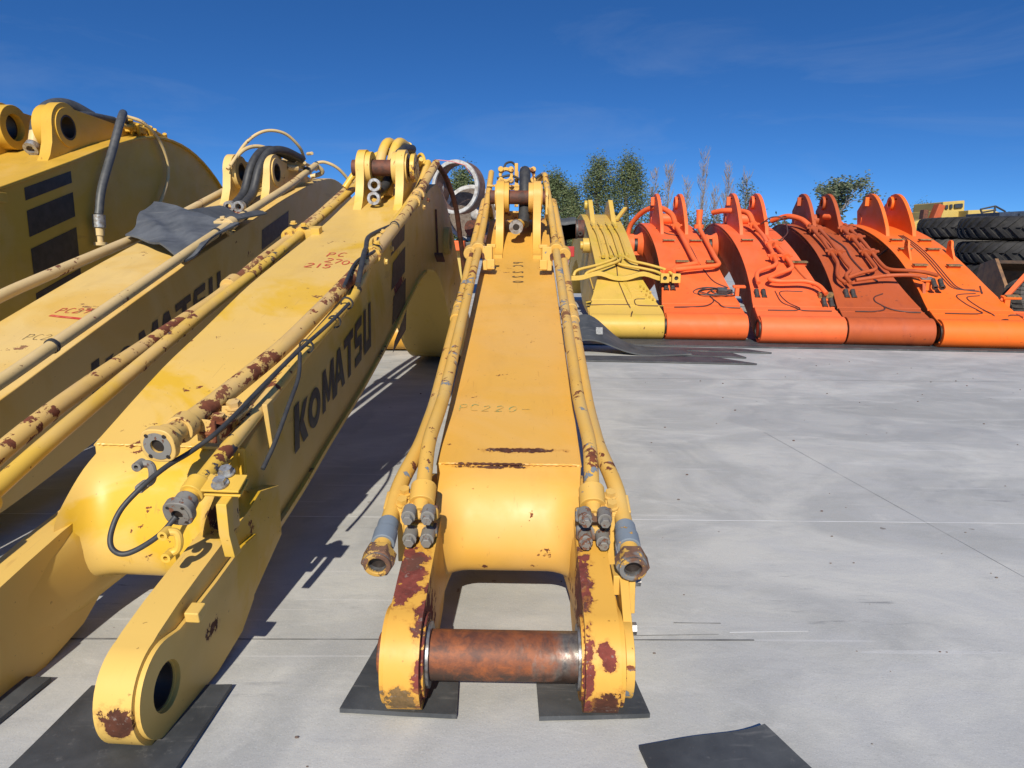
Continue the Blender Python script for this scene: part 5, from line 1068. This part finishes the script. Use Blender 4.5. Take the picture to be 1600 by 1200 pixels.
bm = B(); tube(bm, [at(684, 250, 13.0), at(705, 252, 13.05), at(726, 258, 13.1), at(745, 285, 13.2), at(760, 308, 13.4)], .009, raw=True, seg=6); tag(obj('lifting_strap', bm, MAT['strap']), 'pink strap pulled tight over the white rimmed drums', 'strap')
# hydraulic cylinder on a red stand left of the pale boom
p = at(893, 358, 9.4); hc = empty('hydraulic_cylinder', p, 0, 'brown hydraulic cylinder lying crosswise left of the pale yellow boom', 'hydraulic cylinder')
bm = B(); cyl(bm, (-.50, 0, .02), (.155, 0, 0), .112, seg=28); cyl(bm, (-.7, .0, .02), (-.5, 0, .02), .05, seg=20); obj('barrel', bm, MAT['rust'], hc, bevel=.006)
bm = B(); cyl(bm, (.10, -.108, -.05), (.10, -.13, -.055), .03, rin=.015, seg=14); cyl(bm, (.05, 0, .0), (.075, 0, .0), .12, rin=.1, seg=24); obj('port', bm, MAT['steel_dark'], hc)
def drape3(s, t):
    x = -.32+.36*s; a = -1.0+2.4*t
    if a < 0: y, z = -.14, a*.18+.06
    elif a < 1: y, z = -.14*math.cos(a*math.pi), .06+.08*math.sin(a*math.pi)
    else: y, z = .14, .06-(a-1)*.2
    return (p.x+x, p.y+y, p.z+z+.01*math.sin(8*s))
sheet('rubber_sheet', drape3, 8, 24, .008, MAT['rubber'], 'small dark rubber sheet hung over the brown hydraulic cylinder', 'rubber sheet')
MAT['red'] = paint('red_paint', (.42, .035, .03), (.36, .03, .03), chip=.05)
rs = empty('trestle', (at(882, 400, 9.4).x, 9.4, 0), 0, 'red trestle under the brown hydraulic cylinder', 'trestle')
for (x0, y0, x1, y1) in ((872, 385, 897, 401), (878, 400, 888, 415), (872, 432, 886, 450), (880, 410, 884, 500), (858, 372, 864, 505), (876, 470, 888, 488)):
    a = at(x0, y1, 9.4); b2 = at(x1, y0, 9.4); z0 = max(a.z, .01); bm = B(); box(bm, ((a.x+b2.x)/2-rs.location.x, 0, (z0+b2.z)/2), (b2.x-a.x, .14, b2.z-z0)); obj('trestle_member', bm, MAT['red'], rs, bevel=.008)
bm = B(); a = at(880, 372, 9.4); box(bm, (0, 0, (a.z)/2), (.05, .05, a.z)); obj('post', bm, MAT['steel_dark'], rs)
# foot of another deep yellow boom glimpsed under the arch of the lettered boom
MAT['five'] = paint('deep_yellow_paint', (.58, .30, .04), (.55, .28, .04), chip=.04, grime=.5)
b5 = row_boom((-1.26, 6.5), -2, MAT['five'], 'deep yellow boom glimpsed under the arch of the lettered boom', STO, None, group='yellow excavator booms laid side by side on the left')

# weld beads along the folds of the two nearest booms
for root, st, hw, m in ((c1, ST1, .19, MAT['centre']), (c2, ST2, .198, MAT['two'])):
    u0, t0 = st[0][0], st[0][1]; bm = B(); N = 60; P = []
    for k in range(N+1):
        x = -hw+.012+(2*hw-.024)*k/N; P.append((x, u0-.002+.0012*math.sin(k*2.4), t0+.0005))
    tube(bm, P, .0035, raw=True, seg=8, rads=lambda t: .0030+.0009*math.sin(t*260)); obj('weld_bead', bm, m, root)
    for sg in (-1, 1):
        bm = B(); P = [(sg*(hw-.002 if root is c1 else s_[3]-.002), s_[0], s_[1]-.004) for s_ in st if s_[0] < 3.1]; tube(bm, P, .0035, raw=True, seg=6); obj('edge_weld', bm, m, root)
# grit and small litter on the concrete
rnd = random.Random(77); bm = B()
for k in range(240):
    x, y = rnd.uniform(-1.2, 3.6), rnd.uniform(1.15, 6.2)
    if y > 2.6 and rnd.random() < .5: continue
    r = rnd.uniform(.0012, .0038)*(1 if y < 2.5 else 1.6); bmesh.ops.create_icosphere(bm, subdivisions=1, radius=r, matrix=Matrix.Translation((x, y, r*.5)) @ Matrix.Diagonal((1.3, .9, .6, 1)))
MAT['grit'] = simple('grit', (.16, .13, .11), (.10, .05, .035), .9, 0, 3, 0)
tag(obj('grit', bm, MAT['grit'], smooth=False), 'tiny stones and rust flakes scattered over the bare concrete', 'grit', None, 'stuff')
